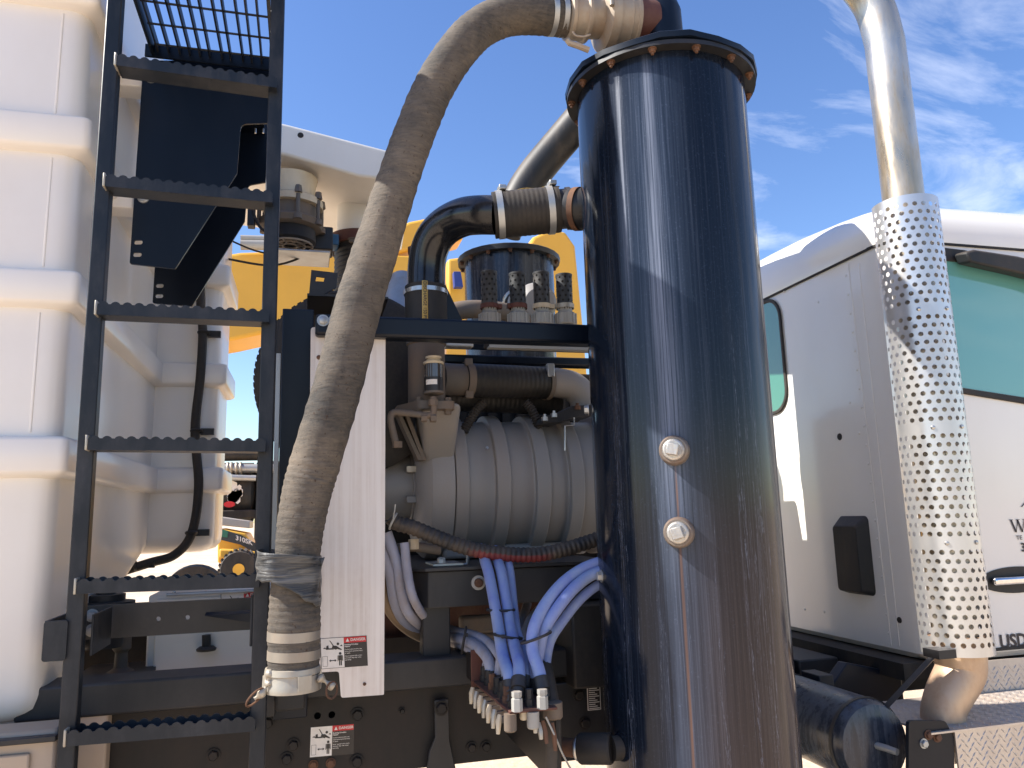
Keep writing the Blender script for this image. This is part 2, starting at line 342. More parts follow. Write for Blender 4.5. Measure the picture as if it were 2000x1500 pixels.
def sand_mat():
    m, t, b = newmat('sunlit_sand'); tcn = t.nodes.new('ShaderNodeTexCoord'); v = tcn.outputs['Object']
    n1 = noise(t, v, .5, 8, .65); n2 = noise(t, v, 14, 6, .7); n3 = noise(t, v, 90, 3)
    c = mixc(t, rng(t, n1, .35, .65), C(206, 180, 150), C(224, 202, 174)); c = mixc(t, rng(t, n2, .45, .75, 0, .6), c, C(172, 142, 112))
    t.links.new(c, b.inputs['Base Color']); b.inputs['Roughness'].default_value = .95
    t.links.new(bumpn(t, mth('ADD', n2, mth('MULTIPLY', n3, .3, tree=t), tree=t), .6, .03), b.inputs['Normal']); return m
MT['sand'] = sand_mat()
def glass_mat(name, tint, rough=.03):
    m, t, b = newmat(name); b.inputs['Base Color'].default_value = (*tint, 1); b.inputs['Roughness'].default_value = rough
    b.inputs['Specular IOR Level'].default_value = .8; b.inputs['Coat Weight'].default_value = .6; b.inputs['Coat Roughness'].default_value = .02
    v = coords(t); n = noise(t, v, 60, 3); t.links.new(rng(t, n, .3, .7, rough, rough+.06), b.inputs['Roughness']); return m
MT['glass'] = glass_mat('teal_tinted_glass', C(98, 158, 154))
MT['glassdark'] = glass_mat('dark_green_glass', C(70, 124, 100))
def tape_mat():
    m, t, b = newmat('grey_black_tape'); v = coords(t, (1, 1, 1)); vz = coords(t, (5, 5, 60)); n = noise(t, vz, 1.6, 5, .6, .6)
    t.links.new(mixc(t, rng(t, n, .4, .7), (.035, .036, .038), C(118, 116, 112)), b.inputs['Base Color']); b.inputs['Roughness'].default_value = .42
    t.links.new(bumpn(t, n, .8, .006), b.inputs['Normal']); return m
MT['tape'] = tape_mat()
def loom_mat():
    m, t, b = newmat('scuffed_conduit'); v = coords(t); ge = t.nodes.new('ShaderNodeNewGeometry')
    sp = t.nodes.new('ShaderNodeSeparateXYZ'); t.links.new(ge.outputs['Position'], sp.inputs[0]); sn = t.nodes.new('ShaderNodeSeparateXYZ'); t.links.new(ge.outputs['Normal'], sn.inputs[0])
    x0, x1 = Y_(905, 1060, 2.0).x, Y_(1080, 1080, 2.0).x
    band = mth('MULTIPLY', rng(t, sp.outputs[0], x0, x0+.04), rng(t, sp.outputs[0], x1, x1-.04), tree=t)
    low = rng(t, mth('ADD', sn.outputs[2], mth('MULTIPLY', noise(t, v, 40, 3), .5, tree=t), tree=t), .28, .1)
    c = mixc(t, rng(t, noise(t, v, 12, 6, .7), .4, .75, 0, .6), (.02, .02, .022), C(120, 102, 82))
    c = mixc(t, mth('MULTIPLY', band, mth('MULTIPLY', low, .65, tree=t), tree=t), c, C(128, 40, 42))
    t.links.new(c, b.inputs['Base Color']); b.inputs['Roughness'].default_value = .62; return m
MT['loom'] = loom_mat()
def stack_mat():
    m, t, b = newmat('heat_stained_chrome'); v = coords(t, (1, 1, .25)); n = noise(t, v, 7, 5, .6); n2 = noise(t, v, 30, 5)
    c = mixc(t, rng(t, n, .35, .65), C(206, 200, 190), C(186, 168, 142)); c = mixc(t, rng(t, n2, .58, .75, 0, .45), c, C(138, 110, 80))
    t.links.new(c, b.inputs['Base Color']); b.inputs['Metallic'].default_value = .85; t.links.new(rng(t, n2, .3, .7, .22, .5), b.inputs['Roughness']); return m
MT['stack'] = stack_mat()
MT['elbowrust'] = M('heat_browned_pipe', C(194, 170, 144), .45, metal=.45, dust=.45, dcol=C(160, 112, 78), dscale=10, bump=.2)
MT['shield'] = M('polished_shield', C(206, 205, 204), .33, metal=.8, dust=.12, dcol=C(176, 156, 132), dscale=12, var=.04, bump=.05)
MT['treadplate'] = M('tread_plate', C(196, 190, 184), .32, metal=.7, dust=.3, dcol=C(178, 150, 122), dscale=10, var=.05)

def band(parent, c, ax, r, w_, mat, name='band'):
    ax = V(ax).normalized(); mb = MB(); mb.lathe(c, ax, [(-w_/2, r), (-w_/2, r+.0022), (w_/2, r+.0022), (w_/2, r)], 40, False); return mb.build(name, mat, parent)
# ------------------------------------------------------------------ ground
g = MB(); g.add([(-1500, -1500, 0), (1500, -1500, 0), (1500, 1500, 0), (-1500, 1500, 0)], [(0, 1, 2, 3)])
g.build('ground', MT['sand'], kind='structure', fix=False)

# ------------------------------------------------------------------ white moulded tank
YA, YB, YE = 2.0, 3.12, 3.46
XA = Y_(150, 600, YA).x - .020; XB = Y_(432, 640, YB).x
def zb(y): return ZN + (ZI-ZN)*min(1, max(0, (y-YA-.05)/(YB-YA-.05)))
ZN = Y_(75, 1415, YA).z; ZI = Y_(300, 1082, YB).z
def outl(blk, d, r, n=5):
    if blk == 'near': p = [(-3.4, YA-d), (XA+d, YA-d), (XA+d, YB), (XA+d, YE+d), (-3.4, YE+d), (-3.4, YB)]; rr = [0, r, 0, .02, 0, 0]
    else: p = [(XA-.3, YB-d), (XB+d, YB-d), (XB+d, YE+d), (XA-.3, YE+d)]; rr = [0, r, .03, 0]
    return fillet(p, rr, n)
def rings(mb, blk, lay):
    rs = []
    for (z, d, r) in lay: rs.append([V((x, y, z(y) if callable(z) else z)) for x, y in outl(blk, d, r)])
    n = len(rs[0]); mb.add([p for r in rs for p in r], [(i*n+k, i*n+(k+1) % n, (i+1)*n+(k+1) % n, (i+1)*n+k) for i in range(len(rs)-1) for k in range(n)]+[tuple(range(n-1, -1, -1)), tuple(range((len(rs)-1)*n, len(rs)*n))])
tank = thing('water_tank', 'big white moulded plastic tank with horizontal ribs behind the black ladder', 'tank', (XA-1, 2.7, ZN))
rz = [(Y_(150, 592, YA-.03).z, Y_(150, 527, YA-.03).z), (Y_(120, 924, YA-.03).z, Y_(120, 852, YA-.03).z), (Y_(175, 290, YA-.03).z, Y_(175, 226, YA-.03).z)]
sp_ = rz[2][0]-rz[0][0]; rz.append((rz[2][0]+sp_, rz[2][1]+sp_)); ZT = rz[3][1]+.42
for blk in ('near', 'deep'):
    zf = zb if blk == 'near' else (lambda y: ZI)
    mb = MB(); rings(mb, blk, [(lambda y: zf(y), -.05, .05), (lambda y: zf(y)+.008, -.022, .06), (lambda y: zf(y)+.03, -.004, .055), (lambda y: zf(y)+.06, 0, .05), (ZT-.05, 0, .05), (ZT-.01, -.02, .05), (ZT, -.06, .05)])
    mb.build('tank_body', MT['tankwhite'], tank, angle=45)
    for (z0, z1) in rz:
        if blk == 'deep' and z1 > rz[3][0]: continue
        mb = MB(); q = .020; rings(mb, blk, [(z0-.010, -.006, q), (z0-.003, .018, q), (z0+.002, .026, q), (z0+.009, .029, q), (z1-.009, .029, q), (z1-.003, .0265, q), (z1+.001, .020, q), (z1+.004, -.006, q)])
        mb.build('rib', MT['tankwhite'], tank, angle=50)
    # raised corner bead between the tiers
    for i, (z0, z1) in enumerate(sorted(rz)[:-1]):
        zt2 = sorted(rz)[i+1][0]; xx = XA if blk == 'near' else XB; yy = YA if blk == 'near' else YB
        mb = MB(); mb.box((xx-.062, yy-.0022, z1+.012), (xx-.056, yy+.004, zt2-.018)); mb.build('corner_bead', MT['tankwhite'], tank, bevel=.002)
# drain cable clipped to the inner face
cab_ = thing('drain_cable', 'thick black cable clipped down the recessed face of the white tank', 'cable', Y_(380, 840, YB-.03))
pth = [(391, 500), (392, 600), (396, 650), (391, 740), (381, 840), (388, 950), (375, 1040), (342, 1083), (290, 1100), (205, 1127), (120, 1160)]
MB().tube(spline([Y_(x, y, YB-.035-(.12*max(0, (y-1080)/60) if y > 1080 else 0)) for x, y in pth], 8), .0165, 12).build('cable_sheath', MT['rubber'], cab_)
for (x, y) in [(398, 650), (384, 842), (374, 1041), (264, 1104)]:
    p = Y_(x, y, YB-.035-(.06 if y > 1090 else 0)); mb = MB(); mb.torus(p, (0, .25, 1) if y < 1090 else (1, 0, .25), .019, .005, 14, 6); mb.box(p+V((.012, .01, -.012)), p+V((.06, .03, .012)))
    mb.build('clip', MT['black'], cab_)

# ------------------------------------------------------------------ platform brackets
br = thing('platform_bracket', 'black cut steel plate bracket with round bolts and slots beside the white tank', 'bracket', Y_(300, 590, 2.3))
def pxplate(name, pts, holes, Y, th, mat, parent, **k):
    mb = MB(); mb.plate([Y_(x, y, Y) for x, y in pts], [[Y_(x, y, Y) for x, y in h] for h in holes], (0, th, 0)); return mb.build(name, mat, parent, **k)
def slot(cx, cy, w_, h_): return [(x, y) for x, y in rrect(cx, cy, w_, h_, h_*.48, 4)]
P1 = fillet([(280, 118), (253, 515), (342, 525), (463, 338), (470, 242), (532, 240), (534, 118)], [0, 4, 4, 0, 14, 0, 0])
pxplate('plate', P1, [slot(270, 473, 17, 9), slot(268, 497, 17, 9)], 2.27, .008, MT['navy'], br)
P2 = fillet([(318, 250), (298, 592), (375, 598), (478, 432), (484, 362), (534, 353), (534, 200), (320, 200)], [0, 4, 4, 0, 10, 0, 0, 0])
pxplate('plate', P2, [slot(312, 558, 15, 8), slot(311, 578, 15, 8)], 2.62, .008, MT['navy'], br)
for (x, y) in [(295, 153), (280, 387)]:
    mb = MB(); hexhead(mb, Y_(x, y, 2.27), (0, -1, 0), .0125, .010, False); mb.lathe(Y_(x, y, 2.27), (0, -1, 0), [(0, .016), (.004, .015), (.006, .012)], 20)
    mb.build('bolt', MT['zinc'], br)
for (x, y) in [(499, 251), (514, 251)]:
    mb = MB(); mb.cyl(Y_(x, y, 2.3), Y_(x, y+9, 2.3), .003, seg=8); mb.build('bolt', MT['steel'], br)
for (xa, ya, xb, yb) in [(232, 138, 284, 166), (228, 372, 262, 405)]:
    a, b_ = Y_(xa, yb, 2.285), Y_(xb, ya, 2.285); mb = MB(); mb.box((a.x-.1, 2.282, a.z), (b_.x, 2.36, b_.z)); mb.build('standoff_block', MT['tankwhite'], br, bevel=.004)
# flange joining the two plates, so that they hold the platform
mb = MB(); a = Y_(284, 118, 2.27); mb.box((a.x+.0, 2.281, a.z-.02), (a.x+.32, 2.617, a.z-.012)); mb.build('cross_flange', MT['navy'], br)

# ------------------------------------------------------------------ grating platform over the ladder
gz = Y_(430, 121, 2.25).z
xl, xr = Y_(302, 110, 2.22).x, Y_(534, 140, 2.25).x
gr = thing('grating_platform', 'black steel bar grating platform seen from below at the ladder top', 'platform', ((xl+xr)/2, 2.0, gz))
mb = MB(); mb.box((xl-.03, 2.236, gz-.016), (xr+.0, 2.244, gz+.022)); mb.box((xl-.012, 1.50, gz-.012), (xl-.004, 2.232, gz+.03)); mb.box((xr-.002, 1.50, gz-.022), (xr+.006, 2.232, gz+.03))
mb.build('edge_frame', MT['navy'], gr)
nb_ = 12
for i in range(nb_):
    x = xl+.008+(xr-xl-.012)*i/(nb_-1)+random.uniform(-.002, .002); mb = MB(); j = random.uniform(-.003, .003)
    mb.hexa([(x-.0024, 1.50, gz), (x+.0024, 1.50, gz), (x+.0024+j, 2.235, gz), (x-.0024+j, 2.235, gz), (x-.0024, 1.50, gz+.026), (x+.0024, 1.50, gz+.026), (x+.0024+j, 2.235, gz+.026), (x-.0024+j, 2.235, gz+.026)])
    mb.build('bearing_bar', MT['ladder'], gr)
y = 2.205
while y > 1.52:
    mb = MB(); mb.cyl((xl, y, gz+.005), (xr, y, gz+.005), .0032, seg=8); mb.build('cross_rod', MT['ladder'], gr); y -= .098

# ------------------------------------------------------------------ ladder
lad = thing('ladder', 'black steel access ladder with serrated rungs fixed to the white tank', 'ladder', Y_(310, 1500, 1.84))
LY = 1.84
for (xt, xb_) in ((231.5, 124), (545, 499)):
    p0, p1 = Y_(xt, -70, LY), Y_(xb_, 1600, LY)
    mb = MB(); mb.bar(p1, p0, (.0165, 0, 0), (0, .016, 0)); mb.build('rail', MT['ladder'], lad, bevel=.003)
def rung(xl_, yl_, xr_, yr_):
    a, b_ = Y_(xl_, yl_, 1.80), Y_(xr_, yr_, 1.80); ux = b_-a; ln = ux.length; ux.normalize(); n = 15; s_ = 10; mb = MB()
    top = []
    for i in range(n*s_+1):
        t = i/(n*s_); ph = (t*n) % 1
        hh = .0058*max(0, math.sin(math.pi*min(1, max(0, (ph-.12)/.76))))**.6 if 0 < i < n*s_ else 0
        top.append((t*ln, hh-.0055))
    for yo in (0, .052):
        prof = [a+V((0, yo, 0))+ux*u_+V((0, 0, h_)) for u_, h_ in top]; k = len(prof)
        low = [p.copy() for p in prof]
        for i, p in enumerate(low): p.z = (a.lerp(b_, i/(k-1))).z-.030
        q = prof+low; th = V((0, .0035, 0)); m_ = len(q)
        mb.add(q+[p+th for p in q], [(i, i+1, k+i+1, k+i) for i in range(k-1)]+[(m_+i+1, m_+i, m_+k+i, m_+k+i+1) for i in range(k-1)]+[(i+1, i, m_+i, m_+i+1) for i in range(k-1)]+[(k+i, k+i+1, m_+k+i+1, m_+k+i) for i in range(k-1)]+[(0, k, m_+k, m_), (k-1, m_+k-1, m_+2*k-1, 2*k-1)])
    mb.hexa([a+V((0, .004, -.030)), b_+V((0, .004, -.030)), b_+V((0, .0515, -.030)), a+V((0, .0515, -.030)), a+V((0, .004, -.026)), b_+V((0, .004, -.026)), b_+V((0, .0515, -.026)), a+V((0, .0515, -.026))])
    r = mb.build('rung', MT['ladder'], lad)
    e = MB(); e.box(a+V((-.006, -.002, -.031)), a+V((-.001, .05, .002))); e.build('end_cap', MT['castclean'], r, bevel=.002)  # pale cap on the left end only, its sunlit edge put into colour
for q in [(229, 104, 541, 149), (207, 339, 533, 372), (191, 588, 526, 604), (173, 851, 519, 856), (151, 1131, 507, 1120), (131, 1427, 499, 1399)]: rung(*q)
# standoff bracket clamped round the left rail
mb = MB(); a, b_ = Y_(94, 1286, 1.86), Y_(128, 1207, 1.86); o_ = .004
mb.plate([V((x, 1.815, z)) for x, z in rrect(a.x+.022, (a.z+b_.z)/2, .044, b_.z-a.z, .006)], [], (0, .006, 0)); mb.box((a.x, 1.822, a.z), (a.x+.006, 2.02, b_.z)); mb.box((a.x+.078, 1.858, a.z), (a.x+.082, 2.02, b_.z+.004))
mb.build('standoff_bracket', MT['ladder'], lad, bevel=.002)
mb = MB(); p = Y_(497, 1210, 1.88); mb.box((p.x-.008, 1.86, p.z-.055), (p.x-.002, 2.0, p.z+.055)); mb.build('standoff_bracket', MT['ladder'], lad, bevel=.002)

# ------------------------------------------------------------------ cyclone separator (big black cylinder)
cy = thing('cyclone_separator', 'tall glossy black streaked steel cylinder with bolted lid beside the truck cab', 'separator tank', (CYX, CYY, ZB))
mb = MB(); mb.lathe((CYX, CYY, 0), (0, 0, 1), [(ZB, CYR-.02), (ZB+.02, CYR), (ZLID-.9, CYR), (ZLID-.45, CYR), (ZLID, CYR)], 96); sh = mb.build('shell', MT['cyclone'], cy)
mb = MB(); nr = 22
lidr = [CYR+.034+random.uniform(-.003, .002) for _ in range(nr)]
def lidring(z, dr): return [V((CYX+math.cos(2*math.pi*k/nr)*(lidr[k]+dr), CYY+math.sin(2*math.pi*k/nr)*(lidr[k]+dr), z+.004*math.sin(k*1.7))) for k in range(nr)]
rl = [lidring(ZLID-.004, -.012), lidring(ZLID-.002, 0), lidring(ZLID+.012, .001), lidring(ZLID+.016, -.004), [V((CYX+math.cos(2*math.pi*k/nr)*.06, CYY+math.sin(2*math.pi*k/nr)*.06, ZLID+.03)) for k in range(nr)]]
mb.add([p for r in rl for p in r], [(i*nr+k, i*nr+(k+1) % nr, (i+1)*nr+(k+1) % nr, (i+1)*nr+k) for i in range(4) for k in range(nr)]+[tuple(range(nr-1, -1, -1)), tuple(range(4*nr, 5*nr))])
lid = mb.build('lid', MT['navy'], cy, angle=25)
mb = MB(); mb.lathe((CYX, CYY, 0), (0, 0, 1), [(ZLID-.016, CYR+.0005), (ZLID-.016, CYR+.028), (ZLID-.005, CYR+.028), (ZLID-.005, CYR+.0005)], 64, False); mb.build('flange', MT['black'], cy)
for k in range(14):
    q = 2*math.pi*(k+.35)/14; p = V((CYX+math.cos(q)*(CYR+.015), CYY+math.sin(q)*(CYR+.015), ZLID-.016)); mb = MB(); hexhead(mb, p, (0, 0, -1), .008, .010); mb.cyl(p, p+V((0, 0, -.015)), .004, seg=8); mb.build('bolt', MT['rust'], cy)
for P, nm in ((PL1, 'upper'), (PL2, 'lower')):
    nrm = V((P.x-CYX, P.y-CYY, 0)).normalized(); mb = MB(); mb.lathe(P-nrm*.01, nrm, [(0, .034), (.012, .0335), (.026, .032), (.032, .0305), (.034, .0285), (.034, .0245)], 28, False); pc = mb.build('plug_collar', MT['rust'] if 0 else M('weathered_collar_'+nm, C(132, 122, 112), .5, metal=.5, dust=.5, dcol=C(104, 72, 54), dscale=20, bump=.3), cy)
    mb = MB(); mb.lathe(P-nrm*.01, nrm, [(.01, .0245), (.033, .0245), (.040, .0235), (.043, .021)], 24)
    s1 = nrm.cross(V((0, 0, 1))).normalized(); a = math.radians(12 if nm == 'upper' else -14); e1 = s1*math.cos(a)+V((0, 0, 1))*math.sin(a); e2 = nrm.cross(e1)
    mb.bar(P+nrm*.030, P+nrm*.056, e1*.0125, e2*.0125); mb.build('square_plug', MT['plug'], cy, bevel=.002)
# lid nozzle
nzx, nzy = Y_(1290, 30, 1.70).x, 1.70
mb = MB(); rn = rp(41, (nzx, nzy, ZLID+.1)); mb.lathe((nzx, nzy, ZLID+.015), (0, 0, 1), [(0, rn*1.06), (.015, rn), (.13, rn), (.20, rn*.97), (.23, rn*.8), (.25, rn*.4), (.255, 0.002)], 32); mb.build('nozzle', MT['navy'], cy)
# side port toward the discharge elbow, lower drain port, clamp screws
pt0 = Y_(1132, 408, 1.86); pt1 = Y_(1094, 410, 1.90)
mb = MB(); mb.tube([pt0+V((.12, -.02, 0)), pt0, pt0.lerp(pt1, .45)], .056, 28); mb.build('side_port', MT['black'], cy); band(cy, pt0+V((-.004, .002, 0)), (pt1-pt0), .0565, .016, MT['rust'], 'weld_ring')
dp = Y_(1195, 1462, 1.70); d1 = Y_(1135, 1462, 1.74)
mb = MB(); mb.cyl(dp+V((.1, 0, 0)), dp, .026); mb.lathe(dp, (dp-d1).normalized(), [(-.075, .030), (-.07, .033), (-.004, .033), (0, .03)], 24); dpo = mb.build('drain_port', MT['rubber'], cy)
d2 = Y_(1090, 1458, 1.78); mb = MB(); mb.cyl(d1, d2, .020); mb.build('drain_pipe', MT['rust'], cy)
mb = MB(); mb.torus(d1.lerp(d2, .1), d1-d2, .022, .005); mb.build('hose_clamp', MT['steel'], cy)
for (x, y) in [(1163, 1125), (1143, 800), (1173, 1480)]:
    P = cyl_hit(max(x+6, 1175 if y > 1000 else 1150), y); nrm = V((P.x-CYX, P.y-CYY, 0)).normalized(); mb = MB(); hexhead(mb, P, nrm, .011, .012); mb.build('bolt', MT['zinc'], cy)

# ------------------------------------------------------------------ suction hose with couplings
hs = thing('suction_hose', 'long dusty ribbed rubber suction hose hanging from the black cylinder lid to the ladder', 'hose', Y_(572, 1345, 1.70))
hp = [(573, 1330, 49), (574, 1280, 49), (575, 1220, 50), (577, 1160, 48), (581, 1095, 43), (587, 1030, 45), (600, 960, 48), (617, 900, 48.5), (661, 750, 47), (699, 600, 45.5), (730, 500, 44), (778, 350, 40), (810, 260, 39.5), (848, 170, 39), (893, 100, 38.5), (937, 55, 38), (990, 31, 38), (1050, 28, 38), (1110, 34, 38)]
ctr = [Y_(x, y, 1.715 if i < 8 else 1.70) for i, (x, y, r) in enumerate(hp)]
rad = [rp(r, c) for (x, y, r), c in zip(hp, ctr)]
path = spline(ctr, 14); rr_ = []
for i in range(len(path)):
    t = i/14; k = min(int(t), len(rad)-2); rr_.append((rad[k]*(1-(t-k))+rad[k+1]*(t-k))*(1+.012*math.sin(i*1.9)+.012*random.uniform(-1, 1)))
pin = [[random.uniform(-.008, .008) for _ in range(40)] for _ in path]
MB().tube(path, rr_, 40, bump=lambda i, k: 1+pin[i][k]*.5).build('hose_tube', MT['hose'], hs, angle=80)
for (x, y) in [(574, 1240), (574, 1277)]:
    p = Y_(x, y, 1.715); band(hs, p, (.02, 0, 1), rp(48, p)*1.01, .019, MT['tapegrey'])
# bottom cam-lock coupling
cb0, cb1 = Y_(572, 1305, 1.715), Y_(571, 1347, 1.715); r0 = rp(52, cb0); ax = (cb1-cb0).normalized(); ln = (cb1-cb0).length
mb = MB(); mb.lathe(cb0, ax, [(-.004, r0*.93), (-.003, r0*1.0), (.008, r0*1.03), (.010, r0*.98), (ln*.6, r0*1.01), (ln*.8, r0*1.06), (ln, r0*1.05), (ln, r0*.85), (ln*.4, r0*.85)], 40, False)
for q in range(4):
    an = math.radians(25+90*q); d = V((math.cos(an), math.sin(an), 0)); s_ = d.cross(V((0, 0, 1))); mb.bar(cb0+ax*.008+d*r0*.98, cb0+ax*ln*.85+d*r0*1.0, s_*.014, d*.004)
cpl = mb.build('coupling', MT['castclean'], hs, angle=40)
for (k, pts, rg) in ((0, [(533, 1312), (523, 1320), (521, 1330), (527, 1337), (518, 1345), (508, 1357), (497, 1365)], (498, 1362)), (1, [(622, 1322), (630, 1327), (641, 1335), (652, 1342)], (648, 1348))):
    mb = MB(); pp = spline([Y_(x, y, 1.685) for x, y in pts], 6); mb.tube(pp, [.0065*(1+.5*math.sin(i*.5)) for i in range(len(pp))], 10); ar = mb.build('cam_arm', MT['castclean'], cpl)
    mb = MB(); c = Y_(*rg, 1.68); mb.ringtube([c+V((math.cos(q)*.011 + (math.sin(q)*.012 if k == 0 else 0), math.cos(q)*.006, math.sin(q)*.016)) for q in [2*math.pi*i/16 for i in range(16)]], .0022, 6); mb.build('pull_ring', MT['rust'], cpl)
# top couplings
ta, tb = Y_(1066, 27, 1.70), Y_(1270, 44, 1.70); ax = (tb-ta).normalized()
def along(x): return ta.lerp(tb, (x-1066)/204)
for x in (1076, 1095): band(hs, along(x), ax, rp(39, along(x)), rp(10, along(x)), MT['zinc'])
def latp(parent, name, mat, prof, seg=36): mb = MB(); mb.lathe(ta, ax, [((along(x)-ta).length, rp(r, along(x))) for x, r in prof], seg, True); return mb.build(name, mat, parent)
tc1 = latp(hs, 'coupling', MT['cast'], [(1103, 40), (1106, 46), (1112, 47), (1114, 43), (1133, 45), (1136, 49), (1142, 48), (1143, 40), (1168, 38), (1170, 56), (1174, 62), (1190, 62), (1192, 56)])
latp(hs, 'adapter_body', MT['cast'], [(1190, 57), (1210, 56), (1214, 58), (1216, 55), (1224, 55), (1226, 57), (1232, 56), (1233, 46)])
latp(hs, 'rubber_cuff', MT['redrust'], [(1230, 46), (1262, 42), (1275, 40)])
mb = MB(); pp = [Y_(x, y, 1.63) for x, y in [(1108, 78), (1112, 84), (1130, 90), (1150, 98)]]; mb.tube(pp, .0075, 8); mb.build('cam_arm', MT['cast'], tc1)
mb = MB(); pp = spline([Y_(x, y, 1.64) for x, y in [(1118, 62), (1125, 70), (1140, 72), (1153, 68)]], 4); mb.tube(pp, .003, 8); mb.build('pull_ring', MT['cast'], tc1)
mb = MB(); p = Y_(1195, 8, 1.62); mb.lathe(p, (0, 0, 1), [(-.004, .006), (.02, .006)], 12); mb.build('cam_arm', MT['cast'], tc1)

# black tape tying the hose to the ladder rail
tp = MB(); rows = []
for i in range(13):
    t = i/12; row = []
    for k in range(36):
        q = 2*math.pi*k/36; c, s_ = math.cos(q), math.sin(q); ex = abs(c)**.6*math.copysign(1, c); ey = abs(s_)**.7*math.copysign(1, s_)
        yc = 1.757; xL, xR = Y_(499, 1110, yc-.04).x, Y_(628, 1110, yc-.04).x
        ztop = Y_(540, 1078, 1.70).z; drop = (.058 if ex < -.2 else .058+.045*(ex+.2)/1.2)
        pk = 1-.10*(4*t*(1-t))*(.5+.5*math.sin(k*.7))
        x = (xL+xR)/2+ex*(xR-xL)/2*(1-.03*math.sin(t*9+k)); y = yc+ey*.110*pk+.0015*math.sin(t*38+k*.6)
        z = ztop-.008*(ex+.6)-drop*t+.003*math.sin(k*2.1)*t
        row.append(V((x, y, z)))
    rows.append(row)
tp.add([p for r in rows for p in r], [(i*36+k, i*36+(k+1) % 36, (i+1)*36+(k+1) % 36, (i+1)*36+k) for i in range(12) for k in range(36)])
e = Y_(618, 1092, 1.70); e2 = Y_(634, 1088, 1.69); e3 = Y_(624, 1118, 1.70); tp.add([e, e2, e3], [(0, 1, 2)])
tp.build('tape_wrap', MT['tape'], solid=.0015, angle=60, label='crumpled black tape wound round the hose and the ladder rail', cat='tape')
# ------------------------------------------------------------------ power module frame
fr = thing('module_frame', 'black steel frame of posts and beams carrying the blower behind the hose', 'frame', Y_(850, 1500, 2.1))
def pbox(name, x0, y0, x1, y1, Yf, dp_, mat, parent, bevel=.003, **k):
    """box whose front face spans the photo pixels (x0,y0)-(x1,y1) at depth Yf"""
    a, b_ = Y_(x0, y0, Yf), Y_(x1, y1, Yf); z0, z1 = sorted((a.z, b_.z)); mb = MB(); mb.box((a.x, Yf, z0), (b_.x, Yf+dp_, z1)); return mb.build(name, mat, parent, bevel=bevel, **k)
a = Y_(552, 602, 1.99); b_ = Y_(612, 1400, 1.99)
mb = MB(); mb.box((a.x, 1.99, b_.z), (a.x+.078, 2.07, a.z)); mb.build('post', MT['navy'], fr, bevel=.003)
mb = MB(); c = Y_(541, 700, 2.02); mb.box((c.x-.002, 2.02, Y_(541, 1260, 2.02).z), (a.x-.003, 2.06, Y_(541, 690, 2.02).z)); mb.build('edge_strip', MT['zinc'], fr)
# upper front beam (bent square tube)
t0, t1 = Y_(616, 622, 1.90), Y_(1180, 655, 1.90)
mb = MB(); zc = (Y_(760, 634, 1.90).z+Y_(1130, 655, 1.90).z)/2; BX1 = Y_(1180, 655, 1.9).x
mb.box((t0.x, 1.90, zc-.027), (BX1, 1.954, zc+.027)); bm1 = mb.build('beam', MT['navy'], fr, bevel=.008, seg=3)
for x in (631, 653):
    mb = MB(); hexhead(mb, Y_(x, 626, 1.899), (0, -1, 0), .011, .008); mb.build('bolt', MT['zinc'], fr)
# rear beam and angle shelf
pbox('beam', 756, 688, 1190, 716, 2.42, .055, MT['navy'], fr, .005)
pbox('rear_plate', 756, 648, 1190, 690, 2.49, .01, MT['navy'], fr); pbox('spacer_block', 872, 660, 925, 677, 2.38, .05, MT['white'], fr)
shz = Y_(1040, 690, 2.25).z
mb = MB(); sx0, sx1 = Y_(946, 690, 2.25).x, Y_(1150, 690, 2.25).x; mb.box((sx0, 2.186, shz), (sx1, 2.215, shz+.005)); mb.box((sx0, 2.18, shz-.001), (sx1, 2.186, shz+.024)); mb.build('angle_shelf', MT['ltgrey'], fr)
# base plate, base beam, centre post, cross rails
bpz = Y_(1000, 1108, 2.02).z; bx0 = Y_(806, 1120, 2.02).x; bx1 = Y_(1200, 1120, 2.02).x
mb = MB(); mb.plate([V((bx0+.03, 2.00, bpz)), V((bx1, 2.00, bpz)), V((bx1, 2.75, bpz)), V((bx0-.05, 2.75, bpz)), V((bx0-.05, 2.08, bpz))], [], (0, 0, .008)); mb.build('base_plate', MT['black'], fr, bevel=.001)
bb = Y_(1000, 1176, 2.03).z
mb = MB(); mb.plate([V((bx0+.04, 2.02, bpz-.003)), V((bx1, 2.02, bpz-.003)), V((bx1, 2.10, bpz-.003)), V((bx0-.03, 2.10, bpz-.003))], [], (0, 0, bb-bpz)); mb.build('base_beam', MT['black'], fr, bevel=.003)
mb = MB(); mb.box((bx0-.028, 2.104, bb), (bx0+.03, 2.70, bpz-.003)); mb.build('base_beam', MT['black'], fr, bevel=.003)
mb = MB(); p = Y_(934, 1138, 2.019); mb.lathe(p, (0, -1, 0), [(0, .019), (.004, .0185), (.0045, .012)], 24); mb.build('washer', MT['ltgrey'], fr); mb = MB(); mb.lathe(p, (0, -1, 0), [(.0045, .012), (.012, .0115), (.015, .008)], 12); mb.build('bolt', MT['rust'], fr)
a, b_ = Y_(826, 1290, 2.06), Y_(879, 1176, 2.06); mb = MB(); mb.box((a.x, 2.06, a.z-.05), (b_.x, 2.12, bb)); mb.build('post', MT['black'], fr, bevel=.003)
pbox('back_panel', 735, 1180, 1180, 1300, 2.95, .02, MT['brown'], fr)
for (x0, y0, x1, y1) in [(900, 1205, 1180, 1222), (900, 1240, 1180, 1262), (960, 1280, 1180, 1296)]: pbox('rear_pipe', x0, y0, x1, y1, 2.6, .05, MT['dusty'], fr, .01)

